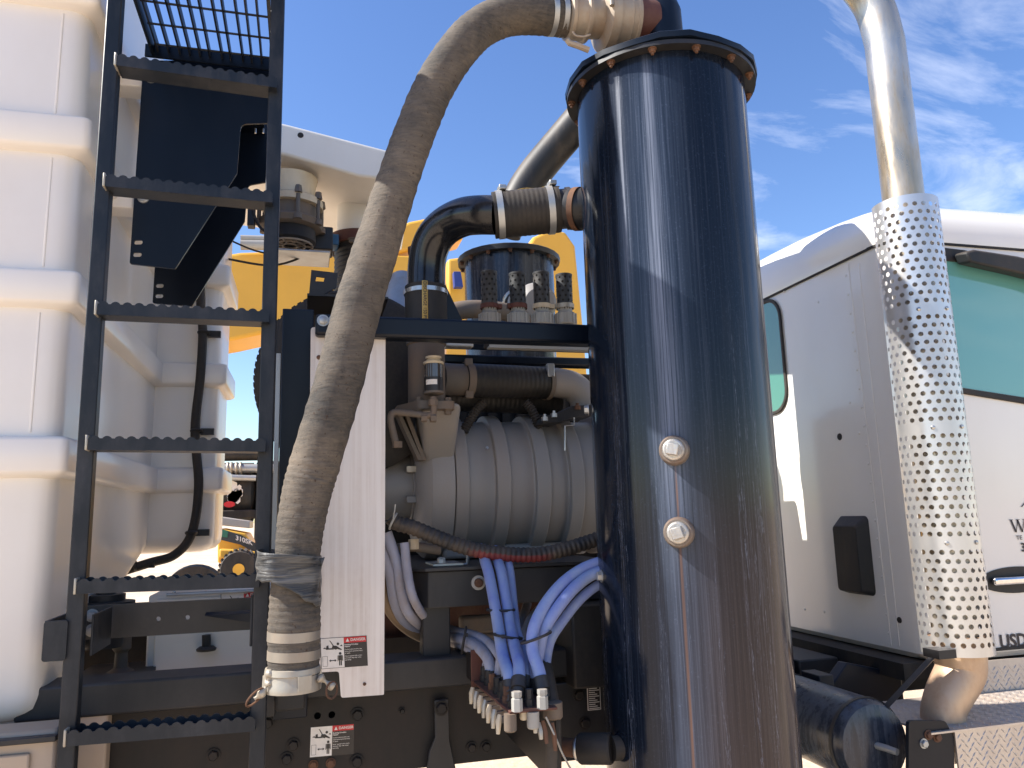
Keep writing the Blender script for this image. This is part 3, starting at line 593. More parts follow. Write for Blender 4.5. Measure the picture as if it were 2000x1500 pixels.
# ------------------------------------------------------------------ chassis rails
ch = thing('truck_chassis', 'dark dusty truck chassis rail and crossmember under the machinery', 'chassis', (0, 2.2, Y_(900, 1495, 2.07).z))
XL, XR_ = -3.4, 1.05
zt, zm, zb_ = Y_(760, 1292, 2.02).z, Y_(760, 1352, 2.02).z, Y_(1000, 1478, 2.08).z
mb = MB(); mb.box((-.62, 2.02, zm), (.72, 2.14, zt)); mb.build('crossmember', MT['black'], ch, bevel=.006)
hl = [(620, 1398), (648, 1396)]
mb = MB(); mb.plate([V((XL, 2.08, zb_)), V((XR_, 2.08, zb_)), V((XR_, 2.08, zm-.004)), V((XL, 2.08, zm-.004))], [[Y_(x, y, 2.08)+V((math.cos(q)*.0085, 0, math.sin(q)*.0085)) for q in [2*math.pi*i/14 for i in range(14)]] for x, y in hl], (0, .009, 0)); mb.build('side_rail', MT['chassis'], ch)
mb = MB(); mb.box((XL, 2.084, zb_-.004), (XR_, 2.17, zb_+.006)); mb.box((XL, 2.09, zm-.012), (XR_, 2.17, zm-.006)); mb.build('rail_flange', MT['chassis'], ch)
mb = MB(); mb.box((-.3, 2.15, zb_+.01), (.6, 2.16, zm-.02)); mb.build('dark_backing', MT['dark'], ch)  # dark sheet added so the rail holes look unlit
mb = MB(); mb.box((XL, 2.90, zb_), (XR_, 2.91, zm)); mb.build('side_rail', MT['chassis'], ch)
for (x, y, r) in [(698, 1396, .013), (697, 1487, .013), (417, 1475, .012), (523, 1412, .012), (560, 1482, .012), (573, 1455, .012), (866, 1384, .010), (785, 1388, .006), (921, 1460, .011), (949, 1458, .011)]:
    mb = MB(); hexhead(mb, Y_(x, y, 2.078), (0, -1, 0), r, .012); mb.build('bolt', MT['chassis'], ch)
for (x, y) in [(612, 1494), (646, 1490)]:
    mb = MB(); hexhead(mb, Y_(x, y, 2.078), (0, -1, 0), .009, .008); mb.build('bolt', MT['rust'], ch)
# shock bracket strap on the rail and rubber block under the hose
mb = MB(); mb.plate([Y_(x, y, 2.05) for x, y in [(848, 1368), (876, 1364), (878, 1440), (890, 1500), (890, 1540), (830, 1540), (838, 1470), (850, 1440)]], [], (0, .012, 0)); mb.build('strap', MT['black'], ch, bevel=.003)
mb = MB(); hexhead(mb, Y_(862, 1383, 2.05), (0, -1, 0), .014, .012); mb.build('bolt', MT['chassis'], ch)
pbox('rubber_block', 538, 1345, 596, 1387, 1.88, .12, MT['rubber'], ch, .006)
pbox('end_bracket', 505, 1300, 537, 1400, 1.97, .05, MT['black'], ch)
# tie bar between the left bracket and the frame with two washers
tb_ = thing('tie_bar', 'black flat steel bar with two pale bolts behind the ladder', 'bar', Y_(330, 1240, 2.03))
a, b_ = Y_(162, 1180, 2.03), Y_(500, 1168, 2.03); zc0, zc1 = Y_(162, 1250, 2.03).z, Y_(162, 1184, 2.03).z
hs_ = [[Y_(x, y, 2.03)+V((math.cos(q)*.0055, 0, math.sin(q)*.0055)) for q in [2*math.pi*i/12 for i in range(12)]] for x, y in ((309, 1209), (366, 1206))]
mb = MB(); mb.plate([V((a.x, 2.03, zc0)), V((b_.x+.1, 2.03, zc0)), V((b_.x+.1, 2.03, zc1)), V((a.x, 2.03, zc1))], hs_, (0, .01, 0)); mb.build('flat_bar', MT['black'], tb_)
for y in (1202, 1231):
    mb = MB(); p = Y_(180, y, 2.03); mb.lathe(p, (0, -1, 0), [(0, .015), (.003, .0145)], 20); hexhead(mb, p+V((0, -.003, 0)), (0, -1, 0), .010, .008, False); mb.build('bolt', MT['ltgrey'], tb_)
mb = MB(); mb.plate([Y_(400, 1203, 2.0), Y_(490, 1198, 1.93), Y_(490, 1216, 1.93)], [], (0, .02, .006)); mb.build('gusset', MT['navy'], tb_)
# white tool box under the tank
tbx = thing('tool_box', 'small white hinged tool box with a T handle latch behind the ladder', 'tool box', Y_(400, 1330, 2.55))
a, b_ = Y_(283, 1310, 2.5), Y_(560, 1150, 2.5)
mb = MB(); mb.box((a.x, 2.5, a.z-.06), (b_.x, 2.9, b_.z)); bxo = mb.build('box_body', MT['white'], tbx, bevel=.006)
mb = MB(); a2, b2 = Y_(299, 1320, 2.495), Y_(560, 1158, 2.495); mb.box((a2.x, 2.488, a2.z-.05), (b2.x, 2.497, b2.z)); mb.build('door', MT['white'], tbx, bevel=.003)
mb = MB(); a2, b2 = Y_(326, 1161, 2.48), Y_(560, 1150, 2.48); mb.box((a2.x, 2.478, a2.z), (b2.x, 2.486, b2.z+.004)); mb.cyl((a2.x, 2.476, b2.z), (b2.x, 2.476, b2.z), .005, seg=10); hg = mb.build('hinge', MT['zinc'], tbx)
for x in (340, 402, 480):
    mb = MB(); p = Y_(x, 1157, 2.478); mb.lathe(p, (0, -1, 0), [(0, .005), (.002, .004), (.003, .001)], 12); mb.build('rivet', MT['steel'], hg)
mb = MB(); p = Y_(403, 1240, 2.47); q_ = Y_(403, 1268, 2.47); mb.cyl(p, q_, .012); mb.lathe(q_, (0, 0, 1), [(-.004, .026), (.002, .028), (.008, .02)], 20); mb.build('latch_handle', MT['black'], tbx)
# valve body on a shelf left of the tool box
vb = thing('valve_body', 'dusty grey valve standing in the shadow under the white tank', 'valve', Y_(235, 1325, 2.45))
mb = MB(); p = Y_(235, 1318, 2.45); mb.lathe(p, (0, 0, 1), [(0, .04), (.006, .042), (.012, .03), (.02, .018), (.06, .016), (.07, .024), (.11, .024), (.12, .016), (.15, .016)], 24); mb.build('valve_stem', MT['dusty'], vb)
pbox('dark_fill', 150, 1200, 300, 1350, 2.66, .3, MT['dark'], vb)  # dark panel standing in for the unlit void under the tank
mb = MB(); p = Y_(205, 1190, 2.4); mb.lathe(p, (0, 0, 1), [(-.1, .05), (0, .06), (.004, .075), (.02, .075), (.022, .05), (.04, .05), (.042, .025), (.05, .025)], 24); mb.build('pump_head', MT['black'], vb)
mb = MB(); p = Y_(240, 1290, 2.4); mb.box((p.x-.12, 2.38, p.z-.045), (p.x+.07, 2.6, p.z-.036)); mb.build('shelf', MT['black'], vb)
# grey fender under the tank, with the lower step panel
fd = thing('fender', 'dusty grey sheet metal fender below the white tank', 'fender', Y_(100, 1500, 1.95))
zf = Y_(150, 1337, 2.03).z; xf = Y_(211, 1400, 2.03).x
mb = MB(); mb.prism([V((-3.4, 2.03, zf)), V((-3.4, 2.03, .6)), V((xf, 2.03, .6)), V((xf, 2.03, zf))], (0, .045, 0)); mb.build('side_sheet', MT['taupe'], fd, bevel=.006)
a = Y_(60, 1428, 1.86); mb = MB(); mb.box((-3.4, 1.86, .55), (Y_(112, 1450, 1.86).x, 1.955, a.z)); mb.build('step_panel', MT['taupe'], fd, bevel=.008)
mb = MB(); b_ = Y_(60, 1470, 1.857); mb.box((-3.2, 1.850, b_.z-.3), (b_.x, 1.859, b_.z)); mb.build('step_door', MT['taupe'], fd, bevel=.004)
mb = MB(); b_ = Y_(112, 1440, 1.85); mb.box((-3.4, 1.840, b_.z-.006), (b_.x, 1.859, b_.z+.006)); mb.build('trim_strip', MT['black'], fd, bevel=.002)

# ------------------------------------------------------------------ aluminium guard panel
gp = thing('guard_panel', 'tall brushed aluminium guard panel with a danger label behind the suction hose', 'panel', Y_(690, 1360, 1.93))
GY = 1.93
PP = fillet([(607, 640), (745, 619), (753, 640), (752, 1000), (750, 1357), (666, 1363), (662, 1311), (600, 1315)], [6, 6, 4, 0, 3, 5, 6, 0])
pxplate('panel_sheet', PP, [], GY, .004, MT['alu'], gp)
for (x, y, r) in [(623, 698, .006), (742, 632, .006), (712, 1336, .004)]:
    mb = MB(); mb.lathe(Y_(x, y, GY), (0, -1, 0), [(0, r), (.0025, r*.9), (.004, r*.4)], 14); mb.build('screw', MT['rust'], gp)

# ------------------------------------------------------------------ lettering and labels
def textmesh(s, size, bold=0, align='LEFT'):
    c = bpy.data.curves.new('t', 'FONT'); c.body = s; c.size = size; c.align_x = align; c.offset = bold*size; c.resolution_u = 3
    o = bpy.data.objects.new('t', c); me = bpy.data.meshes.new_from_object(o)
    vs_ = [v.co.copy() for v in me.vertices]; fs = [tuple(p.vertices) for p in me.polygons]
    bpy.data.objects.remove(o); bpy.data.curves.remove(c); bpy.data.meshes.remove(me); return vs_, fs
def lettering(mb, s, org, ux, uz, size, nrm, off, bold=0, sx=1):
    vs_, fs = textmesh(s, size, bold); mb.add([V(org)+ux*v.x*sx+uz*v.y+nrm*off for v in vs_], fs)
def danger(parent, tl, tr, bl, Yp):
    """warning label: corner points are measured, print lies in thin layers proud of one another"""
    o, u_, v_ = V(bl), V(tr)-V(tl), V(tl)-V(bl); W_, H_ = u_.length, v_.length; ux, uz = u_/W_, v_/H_; nm = V((0, -1, 0))
    def q(x, y, k): return o+ux*x*W_+uz*y*H_+nm*k
    def rect(x0, y0, x1, y1, k): return MB().add([q(x0, y0, k), q(x1, y0, k), q(x1, y1, k), q(x0, y1, k)], [(0, 1, 2, 3)])
    lb = rect(0, 0, 1, 1, .0006).build('warning_label', MT['lblack'], parent, fix=False)
    rect(.015, .015, .50, .985, .0012).build('white_field', MT['lwhite'], lb, fix=False)
    rect(.50, .80, .985, .985, .0012).build('red_band', MT['red'], lb, fix=False)
    mb = MB(); lettering(mb, 'DANGER', q(.645, .855, 0), ux, uz, H_*.125, nm, .0018, .02)
    mb.add([q(.545, .84, .0018), q(.62, .84, .0018), q(.583, .955, .0018)], [(0, 1, 2)])
    rows_ = ['Rotating Driveline', 'Hazard', 'Contact with driveline may', 'cause severe personal injury', 'or death.', 'Never operate with covers', 'removed. Stay clear when', 'operating.']
    for i, s in enumerate(rows_):
        lettering(mb, s, q(.515, .725-.062*i-(.03 if i > 1 else 0)-(.03 if i > 4 else 0), 0), ux, uz, H_*(.062 if i < 2 else .052), nm, .0018, .025 if i < 2 else .008)
    mb.build('white_print', MT['lwhite'], lb, fix=False)
    mb = MB(); k = .0018
    def poly(pts): mb.add([q(x, y, k) for x, y in pts], [tuple(range(len(pts)))])
    def disc(cx, cy, r): poly([(cx+r*math.cos(t)*H_/W_, cy+r*math.sin(t)) for t in [2*math.pi*i/16 for i in range(16)]])
    disc(.375, .79, .045); disc(.415, .47, .045)
    poly([(.34, .73), (.40, .66), (.33, .60), (.24, .66), (.26, .74)]); poly([(.26, .74), (.30, .70), (.22, .90), (.19, .92)])       # body and raised arm
    poly([(.24, .66), (.30, .61), (.12, .62), (.10, .66)]); poly([(.12, .66), (.18, .64), (.17, .76), (.13, .74)]); poly([(.05, .66), (.12, .64), (.10, .70)])
    poly([(.38, .68), (.46, .60), (.44, .58), (.36, .62)]); poly([(.41, .72), (.47, .70), (.46, .76)])
    poly([(.38, .41), (.45, .41), (.455, .25), (.375, .25)]); poly([(.385, .25), (.41, .25), (.41, .08), (.385, .08)]); poly([(.42, .25), (.445, .25), (.445, .08), (.42, .08)])
    poly([(.36, .40), (.375, .41), (.37, .22), (.355, .22)]); poly([(.455, .41), (.47, .40), (.475, .22), (.46, .22)])
    poly([(.20, .24), (.31, .24), (.31, .265), (.20, .265)]); poly([(.175, .2525), (.215, .21), (.215, .295)]); poly([(.335, .2525), (.295, .21), (.295, .295)])
    for (x0, y0, x1, y1) in ((.04, .08, .145, .088), (.04, .40, .145, .408), (.04, .088, .046, .40), (.139, .088, .145, .40)): poly([(x0, y0), (x1, y0), (x1, y1), (x0, y1)])
    mb.build('black_print', MT['lblack'], lb, fix=False)
danger(gp, Y_(625, 1247, GY), Y_(716, 1241, GY), Y_(627, 1307, GY), GY)
danger(ch, Y_(606, 1420, 2.08), Y_(692, 1413, 2.08), Y_(604, 1480, 2.08), 2.08)
danger(tbx, Y_(431, 1159, 2.488), Y_(520, 1153, 2.488), Y_(432, 1222, 2.488), 2.488)

# ------------------------------------------------------------------ blower
BY = 2.42; c0 = Y_(950, 945, BY-.05); BZ = c0.z-.005
bx = lambda px: Y_(px, 945, BY-.16).x
bl_ = thing('blower', 'large grey ribbed cast iron vacuum blower mounted in the frame', 'blower', (bx(960), BY, BZ-.22))
R_ = .218
mb = MB(); pr = [(bx(822), .10), (bx(824), .19), (bx(832), .212), (bx(880), .214), (bx(884), .228), (bx(1200), .222)]
def seg_l(prof, name, mat=MT['blower'], sg=72): mb = MB(); mb.lathe((0, BY, BZ), (1, 0, 0), prof, sg); return mb.build(name, mat, bl_, angle=28)
seg_l([(bx(816), .12), (bx(820), .17), (bx(828), .20), (bx(840), .217), (bx(858), .224), (bx(882), .224)], 'end_housing')
seg_l([(bx(882), .205), (bx(1200), .205)], 'rotor_case')
for (xa, xb_, rr2) in [(884, 910, .224), (962, 989, .224), (1038, 1066, .224), (1104, 1130, .224), (1180, 1200, .224)]:
    xa_, xb2 = bx(xa), bx(xb_); seg_l([(xa_-.006, .204), (xa_-.001, .207), (xa_+.001, rr2-.002), (xa_+.004, rr2), (xb2-.004, rr2), (xb2-.001, rr2-.002), (xb2+.001, .208), (xb2+.006, .204)], 'cooling_rib')
# left neck and flange
ny = lambda px: Y_(px, 940, BY-.1).x
seg_l([(ny(700), .098), (ny(806), .098), (ny(808), .108), (ny(818), .11)], 'shaft_housing')
for an in range(0, 360, 45):
    q = math.radians(an+20); p = V((ny(806), BY+math.cos(q)*.118, BZ+math.sin(q)*.118)); mb = MB(); mb.box(p-V((.02, .01, .01)), p+V((.012, .01, .01))); mb.build('lug', MT['castclean'] if an in (135, 225) else MT['blower'], bl_, bevel=.002)
# rising inlet neck (tapered) under the filter housing
fz = Y_(840, 800, 2.2).z
nx0, nx1 = Y_(812, 815, 2.2).x, Y_(886, 815, 2.2).x
lo = [V((bx(826), BY-.19, BZ+.06)), V((bx(884), BY-.19, BZ+.06)), V((bx(884), BY+.12, BZ+.06)), V((bx(826), BY+.12, BZ+.06))]
hi = [V((nx0, 2.06, fz)), V((nx1, 2.06, fz)), V((nx1, 2.22, fz)), V((nx0, 2.22, fz))]
MB().hexa(lo+hi).build('inlet_neck', MT['blower'], bl_, bevel=.015, seg=3)
for k, x in enumerate((812, 826)):
    mb = MB(); mb.bar(Y_(778+k*14, 812, 2.22), Y_(818+k*8, 900, 2.24), (.006, 0, 0), (0, .03, 0)); mb.build('web', MT['dusty'], bl_)
# right-hand bracket over the case
mb = MB(); mb.plate([Y_(x, y, 2.2) for x, y in [(1060, 815), (1085, 808), (1118, 792), (1160, 790), (1160, 812), (1125, 816), (1090, 826), (1060, 826)]], [], (0, .1, 0)); mb.build('lifting_bracket', MT['black'], bl_, bevel=.003)
for (x, y) in [(1128, 800), (1064, 822), (1082, 815)]:
    mb = MB(); mb.lathe(Y_(x, y, 2.2), (0, 0, 1), [(0, .010), (.012, .010), (.013, .005), (.02, .005)], 6); mb.build('bolt', MT['rust'] if x == 1128 else MT['zinc'], bl_)
mb = MB(); mb.tube([Y_(x, y, 2.19) for x, y in [(1103, 880), (1103, 832), (1121, 830), (1121, 815)]], .0022, 8); mb.build('sensor_wire', MT['steel'], bl_)
mb = MB(); p = Y_(951, 875, BY-.2); mb.lathe(p, (0, -1, .2), [(0, .005), (.006, .004)], 8); mb.build('grease_nipple', MT['steel'], bl_)
# feet
mb = MB(); p0, p1 = Y_(846, 1106, 2.06), Y_(1000, 1106, 2.06); mb.tube(spline([Y_(850, 1104, 2.1), Y_(905, 1103, 2.1), Y_(913, 1095, 2.1), Y_(913, 1075, 2.1)], 5), .004, 8); mb.box((p0.x, 2.06, bpz+.009), (Y_(905, 1105, 2.06).x, 2.2, bpz+.014)); mb.build('foot', MT['zinc'], bl_)
mb = MB(); hexhead(mb, Y_(862, 1102, 2.1), (0, 0, 1), .011, .018); mb.cyl(Y_(862, 1102, 2.1), Y_(862, 1088, 2.1), .006, seg=8); mb.build('bolt', MT['zinc'], bl_)
mb = MB(); mb.box((bx(870), BY-.12, bpz+.012), (bx(1150), BY+.12, BZ-.18)); mb.build('pedestal', MT['blower'], bl_, bevel=.01)

# engine enclosure, dark, behind the blower
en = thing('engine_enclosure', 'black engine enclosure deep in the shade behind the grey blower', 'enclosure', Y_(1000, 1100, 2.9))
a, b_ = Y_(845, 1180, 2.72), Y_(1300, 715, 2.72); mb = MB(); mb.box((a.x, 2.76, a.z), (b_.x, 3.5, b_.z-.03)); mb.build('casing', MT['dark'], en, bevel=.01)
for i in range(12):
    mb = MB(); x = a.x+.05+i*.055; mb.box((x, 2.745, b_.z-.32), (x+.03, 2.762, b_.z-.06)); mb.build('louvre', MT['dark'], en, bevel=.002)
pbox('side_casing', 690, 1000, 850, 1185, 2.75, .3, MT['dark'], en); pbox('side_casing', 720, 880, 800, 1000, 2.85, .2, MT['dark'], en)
# round fan drum behind the left post
fdm = thing('fan_drum', 'round black fan drum with ridged rim behind the frame post', 'fan', Y_(640, 900, 2.3))
c = Y_(690, 742, 2.3); rd = rp(184, c); mb = MB(); mb.lathe(c, (0, 1, 0), [(0, .12), (0, rd*.94), (.01, rd), (.13, rd), (.14, rd*.9), (.14, .12)], 72); mb.build('drum_shell', MT['rubber'], fdm)
for k in range(40):
    q = math.radians(95+k*4.2); d = V((math.cos(q), 0, math.sin(q))); s_ = V((-math.sin(q), 0, math.cos(q))); mb = MB(); mb.bar(c+d*rd+V((0, .012, 0)), c+d*rd+V((0, .128, 0)), s_*.006, d*.0035); mb.build('rim_ridge', MT['rubber'], fdm)

# ------------------------------------------------------------------ filter housing with sight bowl on the blower neck
fh = thing('filter_housing', 'dust coated round filter housing with a small clear indicator bowl', 'filter', Y_(838, 805, 2.2))
FC = Y_(833, 720, 2.13); frr = rp(36, FC); zt_, zl_ = Y_(833, 656, 2.13).z, Y_(833, 792, 2.13).z
mb = MB(); mb.lathe((FC.x, 2.13, 0), (0, 0, 1), [(zl_-.01, frr), (zt_-.03, frr), (zt_-.028, frr*1.09), (zt_-.008, frr*1.09), (zt_, frr*.98)], 36); mb.build('housing', MT['dusty'], fh)
mb = MB(); fl = [Y_(x, y, 2.12) for x, y in [(778, 800), (815, 777), (880, 777), (891, 790), (888, 800)]]
flz = Y_(838, 798, 2.04).z; fx0, fx1 = Y_(784, 798, 2.04).x, Y_(890, 798, 2.04).x
mb.plate([V((x, y, flz)) for x, y in fillet([(fx0, 2.14), (fx0+.045, 2.04), (fx1, 2.04), (fx1, 2.24), (fx0, 2.24)], .02)], [], (0, 0, .022)); fo = mb.build('flange', MT['dusty'], fh, bevel=.003)
for (x, y) in ((fx0+.05, 2.06), (fx1-.018, 2.06), (fx1-.018, 2.22)):
    mb = MB(); hexhead(mb, V((x, y, flz+.022)), (0, 0, 1), .010, .012); hexhead(mb, V((x, y, flz)), (0, 0, -1), .010, .014); mb.build('bolt', MT['dusty'], fh)
ic = Y_(847, 735, 2.05); rz_ = rp(20, ic); zA, zB_, zC, zD, zE = [Y_(847, q, 2.05).z for q in (697, 712, 738, 756, 772)]
mb = MB(); mb.lathe((ic.x, 2.05, 0), (0, 0, 1), [(zE, rz_*.5), (zE+.004, rz_), (zE+.010, rz_)], 28); ind = mb.build('indicator_base', MT['dusty'], fh)
mb = MB(); mb.lathe((ic.x, 2.05, 0), (0, 0, 1), [(zE+.010, rz_*.93), (zC, rz_*.93)], 28); mb.build('black_band', MT['lblack'], fh)
mb = MB(); mb.lathe((ic.x, 2.05, 0), (0, 0, 1), [(zC, rz_*.9), (zB_, rz_*.9)], 28); mb.build('clear_bowl', glass_mat('smoked_bowl', C(70, 66, 64), .08), fh)
mb = MB(); mb.lathe((ic.x, 2.05, 0), (0, 0, 1), [(zB_, rz_), (zB_+.006, rz_*1.02), (zB_+.008, rz_*.7), (zA-.006, rz_*.66), (zA-.006, rz_*.78), (zA, rz_*.78)], 28); mb.build('cap', MT['beige'], fh)
mb = MB(); r2 = rz_*.95; lq = [math.radians(q) for q in range(-150, -75, 8)]; za, zb2 = Y_(845, 751, 2.03).z, Y_(845, 741, 2.03).z
mb.add([V((ic.x+math.cos(q)*r2, 2.05+math.sin(q)*r2, z)) for z in (za, zb2) for q in lq], [(i, i+1, len(lq)+i+1, len(lq)+i) for i in range(len(lq)-1)]); mb.build('white_label', MT['lwhite'], fh, fix=False)
mb = MB(); mb.tube(spline([Y_(x, y, 2.02) for x, y in [(846, 775), (847, 795), (845, 808), (832, 812), (815, 809), (785, 806), (768, 806), (763, 818), (767, 840), (775, 872)]], 6), .009, 12); mb.build('pressure_tube', MT['dusty'], fh)
for (x, y, r) in [(846, 786, .013), (840, 810, .013), (822, 810, .012), (776, 868, .013)]:
    mb = MB(); p = Y_(x, y, 2.02); mb.lathe(p-V((0, 0, .008)), (0, 0, 1) if x in (846, 776) else (1, 0, 0), [(0, r), (.016, r)], 6); mb.build('fitting_nut', MT['dusty'], fh)
# ------------------------------------------------------------------ discharge pipe: port, rubber sleeve, elbow, lower sleeve
dc = thing('discharge_pipe', 'glossy black steel elbow pipe with clamped rubber sleeves left of the tall cylinder', 'pipe', Y_(833, 625, 2.1))
DY = 1.98
ep = [(968, 420, 1.93), (935, 420, 1.95), (905, 424, 1.98), (875, 438, 2.02), (852, 460, 2.05), (838, 490, 2.07), (833, 525, 2.08), (832, 560, 2.08), (832, 600, 2.08)]
pp = spline([Y_(x, y, Yd) for x, y, Yd in ep], 6); MB().tube(pp, rp(37, pp[20]), 32, bump=None).build('elbow', MT['navy'] if 0 else M('gloss_black_pipe', (.006, .008, .012), .16, dust=.12, dcol=C(120, 110, 100), dscale=14, updust=.22, bump=.05), dc)
s0, s1 = Y_(964, 421, 1.94), Y_(1092, 409, 1.90); ax = (s1-s0).normalized(); ln = (s1-s0).length; rs = rp(45, s0)
mb = MB(); n_ = 60; pr = [(ln*i/n_, rs*(1+.007*math.sin(i*1.45))) for i in range(n_+1)]; mb.lathe(s0, ax, pr, 40); slv = mb.build('rubber_sleeve', MT['rubber'], dc)
for t in (.10, .86): 
    band(dc, s0+ax*ln*t, ax, rs*1.012, .017, MT['zinc'], 'hose_clamp'); mb = MB(); p = s0+ax*ln*t+V((0, -.3, .95)).normalized()*(rs+.006); mb.box(p-V((.010, .018, .006)), p+V((.010, .012, .007))); mb.build('clamp_screw', MT['zinc'], dc, bevel=.002)
mb = MB(); u0 = V((0, -.12, 1)); pts_ = [s0+ax*(ln*t)+u0*(rs*1.02+.002*math.sin(t*17)) for t in [i/14 for i in range(15)]]
mb.add([p+V((0, d, 0)) for p in pts_ for d in (-.006, .006)], [(2*i, 2*i+1, 2*i+3, 2*i+2) for i in range(14)]); mb.build('yellow_stripe', MT['tag'], slv, solid=.001)
c1 = s1+ax*.002; mb = MB(); mb.lathe(s1, ax, [(-.01, rs*.86), (.02, rs*.86), (.02, rs*.92), (.032, rs*.92), (.032, rs*.86), (.05, rs*.86)], 36); mb.build('grooved_end', MT['black'], dc)
z0, z1 = Y_(832, 640, 2.08).z, Y_(832, 560, 2.08).z; ex = Y_(832, 590, 2.08).x; rv = rp(41, Y_(832, 590, 2.08))
mb = MB(); mb.lathe((ex, 2.08, 0), (0, 0, 1), [(z0, rv), (z1-.002, rv), (z1, rv*.9)], 40); sl2 = mb.build('rubber_sleeve', MT['rubber'], dc)
band(dc, V((ex, 2.08, z1-.02)), (0, 0, 1), rv*1.01, .012, MT['steel'], 'hose_clamp')
tw = .016; fx = ex-.012; yf = 2.08-rv-.0035
mb = MB(); mb.add([(fx-tw/2, yf+.0012, z0-.02), (fx+tw/2, yf+.0012, z0-.02), (fx+tw/2, yf+.0012, z1-.001), (fx-tw/2, yf+.0012, z1-.001)], [(0, 1, 2, 3)]); mb.build('yellow_stripe', MT['tag'], sl2, solid=.0008)
mb = MB(); lettering(mb, 'DISCHARGE 150 PSI', V((fx-.0045, yf, z1-.004)), V((0, 0, -1)), V((1, 0, 0)), .0135, V((0, -1, 0)), .0006, .008, .95); mb.build('stripe_lettering', MT['lblack'], sl2, fix=False)
# triangular stiffener beside the sleeve
gs = MB(); gs.plate([Y_(872, 560, 2.1), Y_(904, 628, 2.1), Y_(874, 628, 2.1)], [], (0, .06, 0)); gs.build('gusset', MT['navy'], dc)

# far twin separator tank
tw2 = thing('far_separator', 'shorter looking black lidded cylinder standing behind the four perforated vents', 'separator tank', (Y_(995, 560, 3.4).x, 3.4, 1.6))
tx = tw2.location.x; tz = Y_(995, 478, 3.4-.24).z
MT['cyclone2'] = M('gloss_black_tank', (.010, .016, .030), .18, dust=.3, dcol=C(120, 128, 140), dscale=14, stretch=(3, 3, .2), updust=.2, bump=.04)
mb = MB(); mb.lathe((tx, 3.4, 0), (0, 0, 1), [(1.6, .205), (tz-.2, .212), (tz, .212)], 72); mb.build('shell', MT['cyclone2'], tw2)
mb = MB(); mb.lathe((tx, 3.4, 0), (0, 0, 1), [(tz-.012, .213), (tz-.012, .243), (tz+.010, .245), (tz+.014, .240), (tz+.03, .05)], 28); mb.build('lid', MT['black'], tw2, angle=25)
for k in range(14):
    q = 2*math.pi*k/14; mb = MB(); hexhead(mb, V((tx+math.cos(q)*.228, 3.4+math.sin(q)*.228, tz-.012)), (0, 0, -1), .008, .014); mb.build('bolt', MT['rust'], tw2)
pz = Y_(1010, 595, 3.1); mb = MB(); mb.tube([V((tx, 3.3, pz.z)), V((pz.x, 3.1, pz.z)), Y_(1045, 592, 2.85)], .055, 28); mb.build('side_port', MT['cyclone2'], tw2)
mb = MB(); e0 = Y_(1052, 592, 2.80); axp = (e0-V((pz.x, 3.1, pz.z))).normalized(); mb.lathe(e0-axp*.06, axp, [(0, .07), (.008, .082), (.03, .082), (.05, .078), (.07, .06), (.08, .0)], 32); mb.build('end_cap', MT['blower'], tw2)
mb = MB(); mb.torus(V((pz.x, 3.1, pz.z)), axp, .060, .010, 28, 8); mb.build('clamp_ring', MT['steel'], tw2)
gh = MB(); gh.tube(spline([Y_(868, 612, 2.7), Y_(920, 604, 2.7), Y_(980, 608, 2.75), Y_(1020, 625, 2.8), Y_(1040, 660, 2.85)], 8), .034, 20); gh.build('side_hose', MT['greyhose'] if 0 else MT['dusty'], tw2)
# thick black pipe crossing behind the tall cylinder
lp = thing('crossover_pipe', 'thick black pipe rising diagonally behind the tall cylinder', 'pipe', Y_(1020, 380, 2.7))
pp = spline([Y_(985, 455, 2.80), Y_(1008, 400, 2.78), Y_(1040, 345, 2.76), Y_(1100, 272, 2.70), Y_(1160, 205, 2.60), Y_(1220, 165, 2.40), Y_(1290, 170, 2.12), Y_(1330, 230, 1.92)], 6); mb = MB(); mb.tube(pp, rp(33, pp[10]), 28); mb.build('pipe_run', MT['black'] if 0 else M('scuffed_black_pipe', (.014, .014, .015), .5, dust=.3, dcol=C(140, 120, 96), dscale=10, updust=.25), lp)

